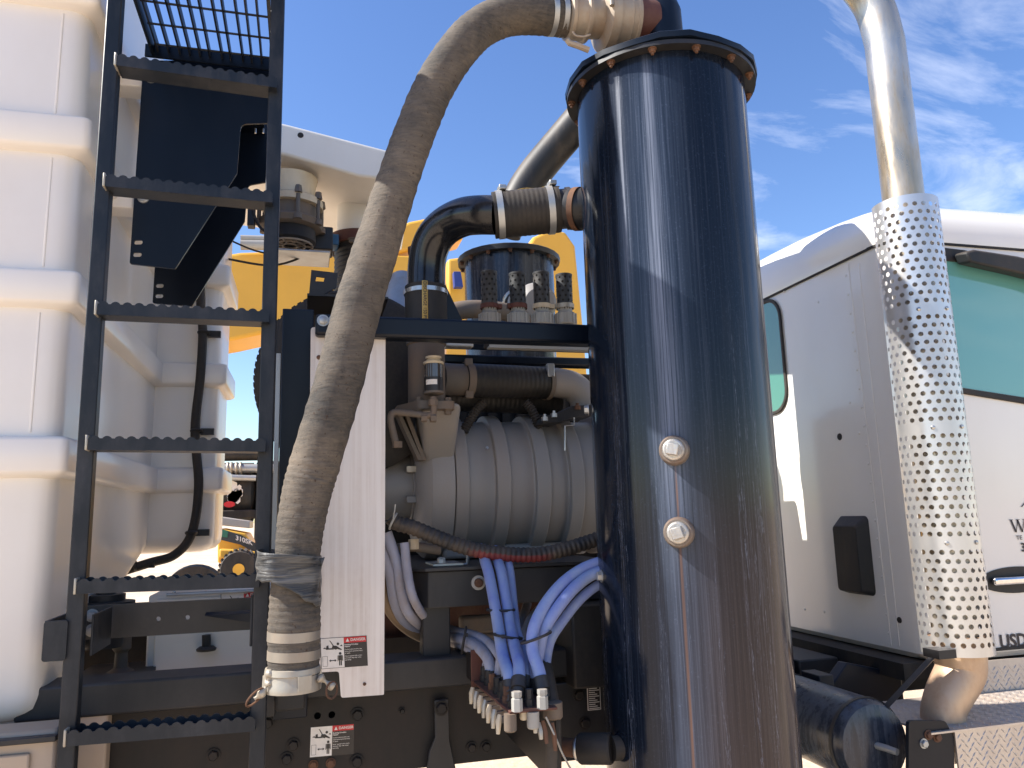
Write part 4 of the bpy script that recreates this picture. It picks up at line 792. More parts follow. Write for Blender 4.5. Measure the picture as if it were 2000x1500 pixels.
# ------------------------------------------------------------------ four perforated vents
def perf(mb, cx, cy_, z0, z1, r, cols, rows, hole, a0=0, a1=2*math.pi, skip=None, nh=12):
    full = abs(a1-a0-2*math.pi) < 1e-4; du = (a1-a0)/cols; dv = (z1-z0)/rows
    for j in range(rows):
        off = .5 if j % 2 else 0
        nc = cols if full else cols-(1 if j % 2 else 0)
        def P(u, v): return V((cx+math.cos(u)*r, cy_+math.sin(u)*r, v))
        zc = z0+(j+.5)*dv
        if not full and j % 2:
            for (ua, ub) in ((a0, a0+du*.5), (a1-du*.5, a1)): mb.add([P(ua, zc-dv/2), P(ub, zc-dv/2), P(ub, zc+dv/2), P(ua, zc+dv/2)], [(0, 1, 2, 3)])
        for i in range(nc):
            uc = a0+(i+.5+off)*du
            sk = skip(i, j, uc, zc) if skip else False
            if sk:
                mb.add([P(uc-du/2+du*k/3, v) for v in (zc-dv/2, zc+dv/2) for k in range(4)], [(k, k+1, 5+k, 4+k) for k in range(3)]); continue
            hr = hole
            o_, h_ = [], []
            for k in range(nh):
                q = 2*math.pi*(k+.5)/nh; c, s_ = math.cos(q), math.sin(q); mx_ = max(abs(c), abs(s_))
                # make the outline hit the cell's corners
                o_.append(P(uc+du/2*max(-1, min(1, c/mx_*1.0)), zc+dv/2*max(-1, min(1, s_/mx_*1.0)))); h_.append(P(uc+hr/r*c, zc+hr*s_))
            cor = [P(uc+du/2*a, zc+dv/2*b) for a, b in ((1, 1), (-1, 1), (-1, -1), (1, -1))]
            fs = [(k, (k+1) % nh, nh+(k+1) % nh, nh+k) for k in range(nh)]
            cs = []
            for ci, an in enumerate((45, 135, 225, 315)):
                k = int((an/360*nh)-.5) % nh; cs.append((k, 2*nh+ci, (k+1) % nh))
            mb.add(o_+h_+cor, fs+cs)
for i, (x, yt, tilt) in enumerate([(957, 531, 0), (1013, 534, .004), (1060, 533, 0), (1105, 537, -.008)]):
    Yv = 2.22; base = Y_(x, 640, Yv); top = Y_(x, yt, Yv); vx = base.x; ztop = top.z
    v = thing('perforated_vent', ['leftmost of four black perforated vents, orange brown clamp at its foot', 'second black perforated vent from the left with a rust brown clamp', 'third black perforated vent from the left with a tan clamp', 'rightmost black perforated vent, pale clamp, next to the tall cylinder'][i], 'vent', (vx, Yv, shz+.006), 'perforated vents on the grey shelf')
    rr3 = rp(16, base); zb3 = Y_(x, 603, Yv).z
    mb = MB(); perf(mb, vx, Yv, zb3, ztop-.006, rr3, 9, 7, .0036, skip=lambda i_, j_, u, z: j_ == 0); mb.build('perforated_tube', MT['vent'], v, fix=False, merge=True, angle=180)
    mb = MB(); mb.lathe((vx, Yv, 0), (0, 0, 1), [(ztop-.007, rr3*1.04), (ztop-.001, rr3*1.05), (ztop, rr3*.95)], 24); mb.build('top_cap', MT['vent'], v)
    mb = MB(); mb.lathe((vx, Yv, 0), (0, 0, 1), [(zb3-.005, rr3*.9), (ztop-.008, rr3*.9)], 16); mb.build('dark_core', MT['dark'], v)  # black core gives the vent holes their shaded inside
    cm = [MT['redrust'], MT['redrust'], MT['beige'], MT['castclean']][i]; mb = MB(); mb.lathe((vx, Yv, 0), (0, 0, 1), [(zb3-.001, rr3*1.02), (zb3-.001, rr3*1.14), (zb3+.013, rr3*1.14), (zb3+.013, rr3*1.02)], 24, False); sgn = -1 if i % 2 else 1
    mb.box((vx+sgn*rr3*1.1-.008, Yv-.012, zb3), (vx+sgn*rr3*1.1+.010, Yv+.004, zb3+.013)); mb.build('clamp', cm, v)
    mb = MB(); zn0, zn1 = Y_(x, 634, Yv).z, Y_(x, 612, Yv).z; mb.lathe((vx, Yv, 0), (0, 0, 1), [(zn1, rr3*.9), (zb3, rr3*.9)], 20); mb.lathe((vx, Yv, 0), (0, 0, 1), [(zn0-.004, rr3*1.1), (zn0, rr3*1.28), (zn1-.004, rr3*1.28), (zn1, rr3*1.1)], 24)
    for k in range(12):
        q = 2*math.pi*k/12; d = V((math.cos(q), math.sin(q), 0)); mb.bar(V((vx, Yv, zn0))+d*rr3*1.28, V((vx, Yv, zn1-.004))+d*rr3*1.28, d*.003, d.cross(V((0, 0, 1)))*.003)
    mb.build('union_nut', MT['ltgrey'], v); mb = MB(); mb.lathe((vx, Yv, 0), (0, 0, 1), [(shz+.006, rr3*.8), (zn0, rr3*.8)], 20); mb.lathe((vx, Yv, 0), (0, 0, 1), [(zn0-.03, rr3*1.2), (zn0-.022, rr3*1.25), (zn0-.004, rr3*1.2)], 20); mb.build('riser', MT['rubber'], v)

# ------------------------------------------------------------------ horizontal intake hose above the blower
ih = thing('intake_hose', 'short thick black hose with clamps lying above the ribbed blower', 'hose', Y_(980, 780, 2.25))
h0, h1 = Y_(905, 742, 2.25), Y_(1072, 748, 2.3); ax = (h1-h0).normalized(); ln = (h1-h0).length; rh = rp(33, h0); n_ = 90
mb = MB(); mb.lathe(h0, ax, [(ln*i/n_, rh*(1+.008*math.sin(i*1.3))) for i in range(n_+1)], 36); mb.build('hose_body', MT['rubber2'], ih)
mb = MB(); mb.lathe(h0, ax, [(-.07, rh*.95), (.01, rh*.93)], 32); mb.build('spigot', MT['zinc'] if 0 else MT['dusty'], ih)
band(ih, h0+ax*.012, ax, rh*1.03, .022, MT['dusty'], 'clamp'); mb = MB()
for s_ in (1, -1): p = h0+ax*.012+V((0, -rh*.45, s_*rh*.95)); mb = MB(); mb.box(p-V((.012, .014, .012)), p+V((.012, .006, .012))); mb.build('clamp_lug', MT['dusty'], ih, bevel=.003)
band(ih, h1-ax*.008, ax, rh*1.03, .014, MT['dusty'], 'clamp'); mb = MB(); p = h1-ax*.008+V((0, -rh*.8, rh*.62)); mb.box(p-V((.012, .012, .022)), p+V((.012, .008, .022))); mb.build('clamp_screw', MT['zinc'], ih, bevel=.003)
pp = spline([h1-ax*.01, Y_(1090, 748, 2.3), Y_(1118, 755, 2.3), Y_(1138, 775, 2.3), Y_(1145, 805, 2.3)], 6); mb = MB(); mb.tube(pp, rh*.93, 28); mb.build('elbow', MT['blower'], ih)
h0, h1 = Y_(870, 775, 2.36), Y_(1090, 785, 2.40); mb = MB(); ax = (h1-h0).normalized(); ln = (h1-h0).length; mb.lathe(h0, ax, [(ln*i/120, .045*(1+.012*math.sin(i*1.25))) for i in range(121)], 28); mb.build('lower_hose', MT['rubber2'], ih)
for k, pts in enumerate(([(945, 785), (930, 802), (912, 830), (905, 845)], [(1025, 785), (1038, 800), (1048, 822), (1055, 838)])):
    ps = resample(spline([Y_(x, y, 2.28) for x, y in pts], 10), .003); mb = MB(); mb.tube(ps, [.014*(1+.12*math.sin(i*2.1)) for i in range(len(ps))], 14); mb.build('corrugated_loom', MT['rubber'], ih)

# long corrugated conduit sagging below the blower
pts = [(764, 1010), (775, 1022), (805, 1030), (860, 1052), (920, 1072), (985, 1082), (1050, 1083), (1105, 1072), (1160, 1055), (1200, 1040)]
ps = resample(spline([Y_(x, y, 1.99) for x, y in pts], 16), .0016); cd = thing('conduit', 'sagging corrugated black conduit with a red scuff below the blower', 'conduit', Y_(980, 1090, 1.99))
mb = MB(); mb.tube(ps, [.0190*(1+.055*math.copysign(abs(math.sin(i*.72))**.6, math.sin(i*.72))) for i in range(len(ps))], 18); mb.build('conduit_tube', MT['loom'], cd, angle=70)
mb = MB(); mb.tube([Y_(768, 1012, 1.96), Y_(771, 995, 1.95), Y_(772, 985, 1.95)], .0018, 6); mb.torus(Y_(768, 1018, 1.985), (1, -.2, -.5), .021, .003, 16, 6); mb.build('zip_tie', MT['ltgrey'], cd)

# ------------------------------------------------------------------ grease hoses
HG = 'grease hoses running to the manifold'
def ghose(name, label, pts, mat, r=.0138, fit=True, cat='hose'):
    t = thing(name, label, cat, Y_(*pts[-1]), HG); pp = spline([Y_(*p) for p in pts], 8); MB().tube(pp, r, 14).build('hose_jacket', mat, t)
    if fit:
        e = pp[-1]; d = (pp[-1]-pp[-3]).normalized(); mb = MB(); mb.lathe(e, d, [(-.024, r*1.22), (.002, r*1.22), (.003, r*.95), (.02, r*.95)], 14); mb.build('ferrule', MT['black'], t)
    return t
ghose('blue_hose', 'left blue hose of the pair hanging in front of the base beam', [(941, 1070, 2.05), (948, 1098, 1.985), (955, 1122, 1.945), (966, 1180, 1.88), (974, 1230, 1.83), (982, 1280, 1.77), (994, 1318, 1.70), (997, 1352, 1.68)], MT['bluehose'])
ghose('blue_hose', 'right blue hose of the pair hanging in front of the base beam', [(968, 1074, 2.05), (974, 1100, 1.985), (980, 1122, 1.945), (990, 1180, 1.885), (997, 1225, 1.835), (1006, 1265, 1.77), (1014, 1302, 1.70), (1012, 1345, 1.66)], MT['bluehose'])
ghose('blue_hose', 'upper blue hose arching from the tall cylinder down to the manifold', [(1180, 1095, 1.80), (1140, 1110, 1.80), (1100, 1138, 1.78), (1065, 1180, 1.75), (1043, 1225, 1.72), (1040, 1268, 1.70), (1052, 1308, 1.67), (1060, 1345, 1.65)], MT['bluehose'])
ghose('blue_hose', 'lower blue hose arching beside it from the tall cylinder to the manifold', [(1185, 1112, 1.78), (1150, 1126, 1.78), (1118, 1152, 1.76), (1086, 1192, 1.74), (1062, 1232, 1.73), (1052, 1275, 1.74), (1044, 1312, 1.74), (1042, 1345, 1.74)], MT['bluehose'])
ghose('grey_hose', 'faded grey hose arching out from the centre post, foremost of the bunch', [(755, 1040, 2.02), (775, 1100, 2.02), (782, 1150, 2.03), (800, 1200, 2.06), (840, 1232, 2.17), (882, 1244, 2.15), (922, 1256, 1.98), (952, 1285, 1.88), (962, 1332, 1.86)], MT['greyhose'])
ghose('grey_hose', 'faded grey hose just behind the foremost one leaving the centre post', [(740, 1060, 2.03), (762, 1120, 2.03), (772, 1180, 2.06), (800, 1225, 2.13), (850, 1246, 2.18), (886, 1254, 2.16), (918, 1266, 2.02), (938, 1290, 1.97), (945, 1322, 1.95)], MT['greyhose'])
ghose('grey_hose', 'thin grey blue hose crossing highest from the centre post to the blue pair', [(790, 1060, 2.0), (795, 1110, 1.995), (806, 1165, 1.99), (830, 1205, 2.08), (856, 1222, 2.17), (888, 1232, 2.15), (930, 1242, 2.0), (960, 1260, 1.90), (985, 1300, 1.80), (990, 1345, 1.76)], MT['greyhose'], .0115)
ghose('grey_hose', 'pale grey hose ending beside the blue pair at the manifold', [(1030, 1180, 2.2), (1018, 1215, 2.1), (1005, 1250, 1.98), (985, 1290, 1.86), (975, 1338, 1.81)], MT['greyhose'], .0125)
ghose('grey_hose', 'grey hose coming down behind the arching blue hoses', [(1075, 1170, 2.2), (1040, 1205, 2.08), (1022, 1250, 1.95), (1022, 1300, 1.85), (1022, 1350, 1.79)], MT['greyhose'], .0125)
ghose('blue_hose', 'thinner blue hose tucked behind the hanging blue pair', [(988, 1078, 2.06), (994, 1104, 1.988), (998, 1130, 1.96), (1004, 1190, 1.91), (1010, 1235, 1.85), (1024, 1275, 1.79), (1027, 1310, 1.75), (1024, 1342, 1.73)], MT['bluehose'], .011)
ghose('blue_hose', 'thinner blue hose lowest of the three arching from the tall cylinder', [(1195, 1130, 1.80), (1160, 1148, 1.80), (1130, 1174, 1.79), (1100, 1212, 1.78), (1077, 1247, 1.77), (1068, 1282, 1.77), (1066, 1318, 1.74), (1070, 1343, 1.72)], MT['bluehose'], .0115)
ghose('grey_hose', 'pale hose hanging straight down beside the foot of the blue pair', [(984, 1235, 1.84), (979, 1265, 1.83), (976, 1300, 1.82), (972, 1338, 1.83)], MT['greyhose'], .011)
ghose('grey_hose', 'short grey hose between the centre post and the manifold back plate', [(886, 1240, 2.16), (915, 1250, 2.06), (938, 1268, 1.98), (950, 1296, 1.93), (953, 1326, 1.905)], MT['greyhose'], .0125)
ghose('tan_hose', 'dusty tan hose looping down at the edge of the aluminium panel', [(745, 1120, 2.08), (752, 1170, 2.08), (770, 1205, 2.1), (805, 1235, 2.14), (850, 1255, 2.18)], MT['tanhose'], fit=False)
ghose('black_hose', 'thick black rubber hose dropping beside the manifold plate', [(1040, 1230, 1.9), (1058, 1280, 1.80), (1070, 1330, 1.72), (1078, 1380, 1.66), (1081, 1440, 1.64), (1081, 1540, 1.64)], MT['rubber'], .017, False)
for (x, y, Yd, rr4, ax, nm) in [(978, 1191, 1.875, .031, (.05, 0, 1), 0), (992, 1243, 1.80, .031, (.2, 0, 1), 1), (1047, 1245, 1.715, .033, (-.3, .1, 1), 2), (906, 1250, 1.99, .029, (1, -.2, -.2), 3)]:
    p = Y_(x, y, Yd); mb = MB(); axv = V(ax).normalized(); u1 = axv.cross(V((0, 1, 0))).normalized(); u2 = axv.cross(u1)
    mb.ringtube([p+u1*math.cos(q)*rr4*1.08+u2*math.sin(q)*rr4*.68 for q in [2*math.pi*k/24 for k in range(24)]], .0034, 6); mb.box(p+u1*rr4*.5-V((.004, .02, .004)), p+u1*rr4*.5+V((.004, -.012, .004)))
    mb.build('zip_tie', MT['black'], label=['black zip tie round the blue hose pair, upper one', 'black zip tie round the blue hose pair, lower one', 'black zip tie round the arching blue hoses', 'black zip tie round the grey hoses'][nm], cat='zip tie', group='zip ties on the hoses')
# fittings at the panel edge where hoses start
ft = thing('hose_fittings', 'brass and rust coloured hose fittings under the sagging conduit', 'fittings', Y_(790, 1080, 2.05))
mb = MB(); mb.tube(spline([Y_(x, y, 2.06) for x, y in [(860, 1075, ), (810, 1068), (775, 1072), (764, 1085), (764, 1100)]], 5), .013, 14); mb.build('elbow_fitting', MT['dusty'], ft)
for (x, y, m_) in [(764, 1098, 'rust'), (789, 1090, 'black'), (808, 1062, 'beige'), (764, 1112, 'black')]:
    p = Y_(x, y, 2.045); mb = MB(); mb.lathe(p-V((0, 0, .014)), (0, 0, 1), [(0, .0135), (.026, .0135)], 6 if m_ != 'black' else 14); mb.build('fitting_nut', MT[m_], ft)
# manifold
mf = thing('grease_manifold', 'rusty steel manifold plate with valve handles below the blue hoses', 'manifold', Y_(1000, 1400, 1.75))
mz = Y_(996, 1395, 1.60).z; m0, m1 = Y_(996, 1395, 1.60), Z_(1089, 1386, mz); mL = Z_(919, 1334, mz)
mr0 = V((m1.x+.0, mL.y, mz)); mb = MB(); mb.plate([m0, m1, V((m1.x, mL.y, mz)), V((m0.x-.01, mL.y, mz))], [], (0, 0, .005)); mb.build('manifold_plate', MT['redrust'], mf, bevel=.001)
mb = MB(); mb.plate([V((m0.x-.012, mL.y+.004, mz-.01)), V((m1.x, mL.y+.004, mz-.01)), V((m1.x, mL.y+.004, mz+.075)), V((m0.x-.012, mL.y+.004, mz+.075))], [], (0, .005, 0)); mb.build('back_plate', MT['redrust'], mf, bevel=.001)
mb = MB(); mb.box((m1.x+.002, mL.y-.3, mz-.16), (m1.x+.008, 2.06, mz+.004)); mb.build('support_leg', MT['chassis'], mf)
mb = MB(); mb.box((m0.x-.005, mL.y+.01, mz-.005), (m1.x, 2.078, mz+.06)); mb.build('arm', MT['chassis'], mf)
for i in range(7):
    t = i/6; yy = mL.y-.02-(mL.y-m0.y-.05)*t
    for (xo, mm) in ((.014, 'black'), (.05, 'black')):
        p = V((m0.x+xo, yy, mz+.005)); mb = MB(); mb.lathe(p, (0, 0, 1), [(0, .0105), (.014, .0105), (.014, .008), (.034, .008)], 6); mb.build('hose_end', MT['rust'] if (i+int(xo*100)) % 3 == 0 else MT['black'], mf)
    p = V((m0.x+.012, yy, mz)); mb = MB(); mb.lathe(p, (0, 0, -1), [(0, .009), (.016, .009), (.017, .006), (.026, .006)], 10); mb.bar(p+V((.004, 0, -.014)), p+V((-.024, -.002, -.016)), (0, .006, 0), (0, 0, .006)); vv = mb.build('valve', MT['dusty'], mf, bevel=.001)
    mb = MB(); q = p+V((-.026, -.002, -.006)); mb.tube([q, q+V((-.004, -.003, -.012)), q+V((-.006, -.004, -.036))], [.005, .0065, .004], 8); mb.build('valve_handle', MT['castclean'] if i % 2 else MT['beige'], mf)
for (x, y) in [(1010, 1375), (1060, 1370)]:
    p = Z_(x, y+14, mz+.005); mb = MB(); mb.lathe(p, (0, 0, 1), [(0, .0115), (.024, .0115), (.026, .009), (.029, .0105), (.038, .0105)], 6); mb.build('white_fitting', MT['lwhite'] if x in (1012, 1063) else MT['ltgrey'], mf)
for (x, y, r, l_, m_) in [(1001, 1398, .013, .032, 'dusty'), (1028, 1392, .009, .015, 'beige'), (1046, 1394, .013, .03, 'ltgrey')]:
    p = Z_(x, y, mz); p.y += .02; mb = MB(); mb.lathe(p, (0, 0, -1), [(0, r), (l_, r), (l_+.003, r*.8)], 16); mb.build('port_plug', MT[m_], mf)
for (x0, y0, x1, y1) in [(1043, 1412, 1046, 1432), (1052, 1412, 1057, 1444), (1060, 1408, 1068, 1452), (1078, 1412, 1085, 1466)]:
    a, b_ = Y_(x0, y0, 1.61), Y_(x1, y1, 1.60); mb = MB(); mb.tube([a, a.lerp(b_, .5)+V((0, -.004, 0)), b_], [.0045, .0055, .004], 8); mb.build('valve_handle', MT['castclean'] if x0 < 1058 else MT['rust'], mf)
mb = MB(); mb.tube(spline([Y_(1066, 1400, 1.60), Y_(1085, 1440, 1.60), Y_(1100, 1475, 1.62), Y_(1125, 1520, 1.66)], 6), .002, 6); mb.build('lead_wire', MT['ltgrey'], mf)
mb = MB(); p = Y_(1080, 1400, 1.64); mb.lathe(p, (0, 0, -1), [(-.03, .021), (.0, .021), (.003, .018)], 16); mb.build('hose_socket', MT['dusty'], mf)
# black control box at the right of the manifold
cbx = thing('control_box', 'narrow black control box with a small data plate left of the tall cylinder', 'box', Y_(1140, 1340, 1.95))
pbox('box_body', 1116, 1182, 1230, 1338, 1.96, .2, MT['plastic'], cbx, .006); pbox('back_plate', 1085, 1335, 1260, 1470, 2.03, .02, MT['black'], cbx)
mb = MB(); a, b_ = Y_(1148, 1388, 2.026), Y_(1172, 1340, 2.026); mb.add([a, (b_.x, a.y, a.z), b_, (a.x, a.y, b_.z)], [(0, 1, 2, 3)]); dpl = mb.build('data_plate', MT['lwhite'], cbx, fix=False)
mb = MB(); e_ = .002; mb.add([a+V((e_, -.001, e_)), V((b_.x-e_, a.y-.001, a.z+e_)), V((b_.x-e_, a.y-.001, b_.z-e_)), V((a.x+e_, a.y-.001, b_.z-e_))], [(0, 1, 2, 3)]); mb.build('plate_field', MT['lblack'], dpl, fix=False)
mb = MB(); h_ = (b_.z-a.z)
for k in range(11): z = a.z+h_*(.07+.085*k); mb.add([V((a.x+.004, a.y-.002, z)), V((b_.x-.004-.006*(k % 3), a.y-.002, z)), V((b_.x-.004-.006*(k % 3), a.y-.002, z+h_*.03)), V((a.x+.004, a.y-.002, z+h_*.03))], [(0, 1, 2, 3)])
mb.build('plate_rules', MT['lwhite'], dpl, fix=False)
for (x, y) in [(1130, 1357), (1142, 1412)]:
    mb = MB(); hexhead(mb, Y_(x, y, 2.03), (0, -1, 0), .012, .01); mb.build('bolt', MT['chassis'], cbx)
# ------------------------------------------------------------------ white boom duct with blower boot
bd = thing('boom_duct', 'white boxed suction duct with a downpipe and black ribbed boot left of the hose', 'duct', Y_(700, 560, 3.5))
DYf = 3.15
mb = MB(); face = [(300, 205), (480, 224), (560, 242), (660, 268), (760, 294), (800, 308), (808, 345), (770, 352), (700, 344), (560, 303), (480, 287), (300, 255)]
top_ = [Y_(x, y, DYf) for x, y in face]; mb.prism(top_, (.06, .95, -.0)); mb.build('duct_box', MT['white'], bd, bevel=.012, seg=3)
mb = MB(); mb.lathe(Y_(587, 264, DYf), (0, -1, 0), [(0, .013), (.002, .012), (.002, .001)], 10); mb.build('drain_hole', MT['dark'], bd)
dz0 = Y_(702, 470, 3.55); dzt = Y_(702, 340, 3.55); dr = rp(43, dz0)
mb = MB(); mb.lathe((dz0.x, 3.55, 0), (0, 0, 1), [(dz0.z, dr), (dzt.z, dr), (dzt.z+.03, dr*1.08), (dzt.z+.05, dr*1.2)], 40); mb.build('downpipe', MT['white'], bd)
mb = MB(); mb.lathe((dz0.x, 3.55, 0), (0, 0, 1), [(dz0.z-.04, dr*1.05), (dz0.z-.04, dr*1.32), (dz0.z-.02, dr*1.38), (dz0.z+.01, dr*1.32), (dz0.z+.012, dr)], 40); fl2 = mb.build('flange', MT['redrust'], bd)
for k in range(10):
    q = 2*math.pi*k/10; mb = MB(); hexhead(mb, V((dz0.x+math.cos(q)*dr*1.3, 3.55+math.sin(q)*dr*1.3, dz0.z-.04)), (0, 0, -1), .014, .02); mb.build('bolt', MT['dusty'], bd)
zb5 = Y_(715, 590, 3.5).z; n_ = 60; mb = MB(); mb.lathe((dz0.x+.02, 3.55, 0), (0, 0, 1), [(dz0.z-.04-(dz0.z-.04-zb5)*i/n_, dr*1.28*(1+.02*math.sin(i*1.25))) for i in range(n_+1)], 40); mb.build('ribbed_boot', MT['rubber'], bd)
mb = MB(); p = Y_(806, 490, 3.4); mb.lathe(p, (1, 0, .1), [(-.02, .02), (.01, .03), (.03, .03), (.035, .012), (.07, .012)], 14); mb.build('latch', MT['redrust'], bd)
# exhaust stub
el = MB(); pp = spline([Y_(790, 556, 2.75), Y_(780, 580, 2.7), Y_(776, 610, 2.65), Y_(778, 650, 2.6)], 8); el.tube(pp, rp(33, pp[8]), 28); el.build('galvanised_elbow', MT['zinc'], label='galvanised sheet metal elbow between the hose and the black sleeve', cat='pipe')
# cap and bracket on the frame post
bk = thing('angle_bracket', 'black angle bracket with slots on top of the frame post', 'bracket', Y_(640, 600, 2.15))
mb = MB(); mb.plate([Y_(x, y, 2.2) for x, y in [(608, 527), (660, 533), (657, 562), (602, 590)]], [[Y_(x, y, 2.2) for x, y in [(618, 540), (634, 542), (632, 550), (616, 549)]]], (0, .006, 0)); mb.build('upright', MT['black'], bk)
mb = MB(); a = Y_(600, 592, 2.2); mb.box((a.x, 2.1, a.z-.006), (a.x+.22, 2.32, a.z)); mb.build('foot', MT['black'], bk)
pbox('housing', 640, 566, 700, 612, 2.3, .2, MT['dark'], bk, .01)
# float valve motor hung below the duct
fm = thing('shutoff_valve', 'cream cast round valve with bolted rings and a grille hanging under the white duct', 'valve', Y_(568, 485, 3.3))
FY = 3.3; fx_ = Y_(568, 430, FY).x; zf_ = lambda py: Y_(568, py, FY).z; u_ = rp(1, Y_(568, 430, FY))
mb = MB(); mb.lathe((fx_, FY, 0), (0, 0, 1), [(zf_(400), 44*u_), (zf_(368), 46*u_), (zf_(350), 50*u_)], 40); mb.build('neck', MT['beige'], fm)
mb = MB(); mb.lathe((fx_, FY, 0), (0, 0, 1), [(zf_(409), 50*u_), (zf_(408), 60*u_), (zf_(396), 61*u_), (zf_(393), 56*u_), (zf_(390), 44*u_)], 48); mb.build('upper_ring', MT['beige'], fm)
mb = MB(); mb.lathe((fx_, FY, 0), (0, 0, 1), [(zf_(440), 49*u_), (zf_(405), 51*u_)], 40); mb.build('diaphragm_case', MT['dusty'], fm)
mb = MB(); mb.lathe((fx_, FY, 0), (0, 0, 1), [(zf_(452), 46*u_), (zf_(448), 58*u_), (zf_(438), 62*u_), (zf_(434), 58*u_), (zf_(432), 45*u_)], 48); mb.build('lower_ring', MT['dusty'], fm)
mb = MB(); mb.lathe((fx_, FY, 0), (0, 0, 1), [(zf_(478), 44*u_), (zf_(474), 48*u_), (zf_(448), 47*u_)], 40); mb.build('motor_shell', MT['dark'], fm)
for k in range(8):
    q = 2*math.pi*(k+.3)/8; p = V((fx_+math.cos(q)*60*u_, FY+math.sin(q)*60*u_, zf_(436))); mb = MB(); mb.cyl(p, V((p.x, p.y, zf_(400))), 4*u_, seg=10); mb.lathe(V((p.x, p.y, zf_(398))), (0, 0, 1), [(0, 8*u_), (14*u_, 6*u_)], 6); mb.lathe(V((p.x, p.y, zf_(438))), (0, 0, -1), [(0, 8*u_), (10*u_, 8*u_)], 10); mb.build('tie_bolt', MT['dusty'], fm)
for k in range(3): mb = MB(); mb.torus((fx_, FY, zf_(480)), (0, 0, 1), (14+14*k)*u_, 2.2*u_, 32, 6); mb.build('grille_ring', MT['cast'], fm)
for k in range(10):
    q = 2*math.pi*k/10; mb = MB(); mb.cyl((fx_+math.cos(q)*12*u_, FY+math.sin(q)*12*u_, zf_(480)), (fx_+math.cos(q)*44*u_, FY+math.sin(q)*44*u_, zf_(480)), 2*u_, seg=6); mb.build('grille_spoke', MT['cast'], fm)
pbox('junction_box', 606, 440, 650, 488, 3.35, .12, MT['black'], fm, .006); pbox('blue_coupling', 638, 455, 662, 478, 3.42, .1, flat('blue_plastic', C(40, 90, 130), .5), fm, .006); pbox('tray', 540, 484, 645, 494, 3.2, .2, MT['zinc'], fm, .003)
mb = MB(); mb.tube(spline([Y_(490, 395, 3.2), Y_(500, 430, 3.2), Y_(515, 450, 3.2), Y_(540, 455, 3.22)], 6), .006, 8); mb.tube(spline([Y_(440, 505, 3.3), Y_(520, 518, 3.3), Y_(570, 510, 3.3), Y_(612, 488, 3.3)], 6), .005, 8); mb.tube(spline([Y_(440, 465, 3.3), Y_(500, 490, 3.3), Y_(560, 500, 3.3), Y_(605, 497, 3.3)], 6), .004, 8); mb.build('cables', MT['rubber'], fm)
pbox('mount', 484, 392, 497, 440, 3.2, .05, MT['black'], fm)

# ------------------------------------------------------------------ exhaust stack and perforated shield
ex_ = thing('exhaust_stack', 'upright chrome exhaust stack behind a perforated polished heat shield at the cab corner', 'exhaust', Y_(1840, 1400, 2.0))
EX, EY = 1.885, 2.0
def ezz(py, px=1820): return (X_(px, py, EX)).z
mid = Y_(1817, 830, EY); EX = mid.x; SR = rp(62, mid)
zst, zsb = Y_(1771, 402, EY).z, Y_(1885, 1272, EY).z
pr_ = .064
pp = [V((EX, EY, zsb-.02)), V((EX, EY, zst+.3))]
pth = spline([V((EX, EY, zsb-.05)), V((EX, EY, zst)), V((EX, EY, zst+.50)), V((EX-.004, EY, zst+.62)), V((EX-.03, EY+.01, zst+.76)), V((EX-.12, EY+.03, zst+.88)), V((EX-.26, EY+.06, zst+.93))], 8)
MB().tube(pth, pr_, 36).build('stack_pipe', MT['stack'], ex_)
mb = MB(); rows = 52; cols = 15; a0, a1 = math.radians(-90-118), math.radians(-90+112); bands = (11, 24, 38)
perf(mb, EX, EY, zsb+.02, zst-.02, SR, cols, rows, .0075, a0, a1, skip=lambda i, j, u, z: j in bands)
for (za, zb6) in ((zsb, zsb+.02), (zst-.02, zst)):
    n_ = 40; mb.add([V((EX+math.cos(a0+(a1-a0)*k/n_)*SR, EY+math.sin(a0+(a1-a0)*k/n_)*SR, z)) for z in (za, zb6) for k in range(n_+1)], [(k, k+1, n_+2+k, n_+1+k) for k in range(n_)])
mb.build('perforated_shield', MT['shield'], ex_, fix=False, merge=True, angle=180)
dz = (zst-zsb-.04)/rows
for j in bands:
    for an in (-78, -130):
        q = math.radians(an); p = V((EX+math.cos(q)*SR, EY+math.sin(q)*SR, zsb+.02+(j+.5)*dz)); mb = MB(); mb.lathe(p, (math.cos(q), math.sin(q), 0), [(0, .007), (.004, .006), (.006, .002)], 10); mb.build('rivet', MT['steel'], ex_)
lo_ = [V((EX, EY, zsb+.05)), V((EX+.006, EY, zsb-.02)), V((EX+.0, EY, zsb-.06)), V((EX-.05, EY, zsb-.12)), V((EX-.078, EY, zsb-.17)), V((EX-.08, EY, zsb-.26))]
MB().tube(spline(lo_, 6), [.078-.018*min(1, i/22) for i in range(31)], 32).build('lower_elbow', MT['elbowrust'], ex_)
mb = MB(); p = Y_(1835, 1275, 1.93); mb.box((p.x-.03, 1.90, p.z-.012), (p.x+.03, 1.96, p.z+.012)); mb.bar(p+V((.01, .03, -.01)), p+V((-.12, .1, -.16)), (.010, 0, .006), (0, .012, 0)); mb.build('stay', MT['black'], ex_)

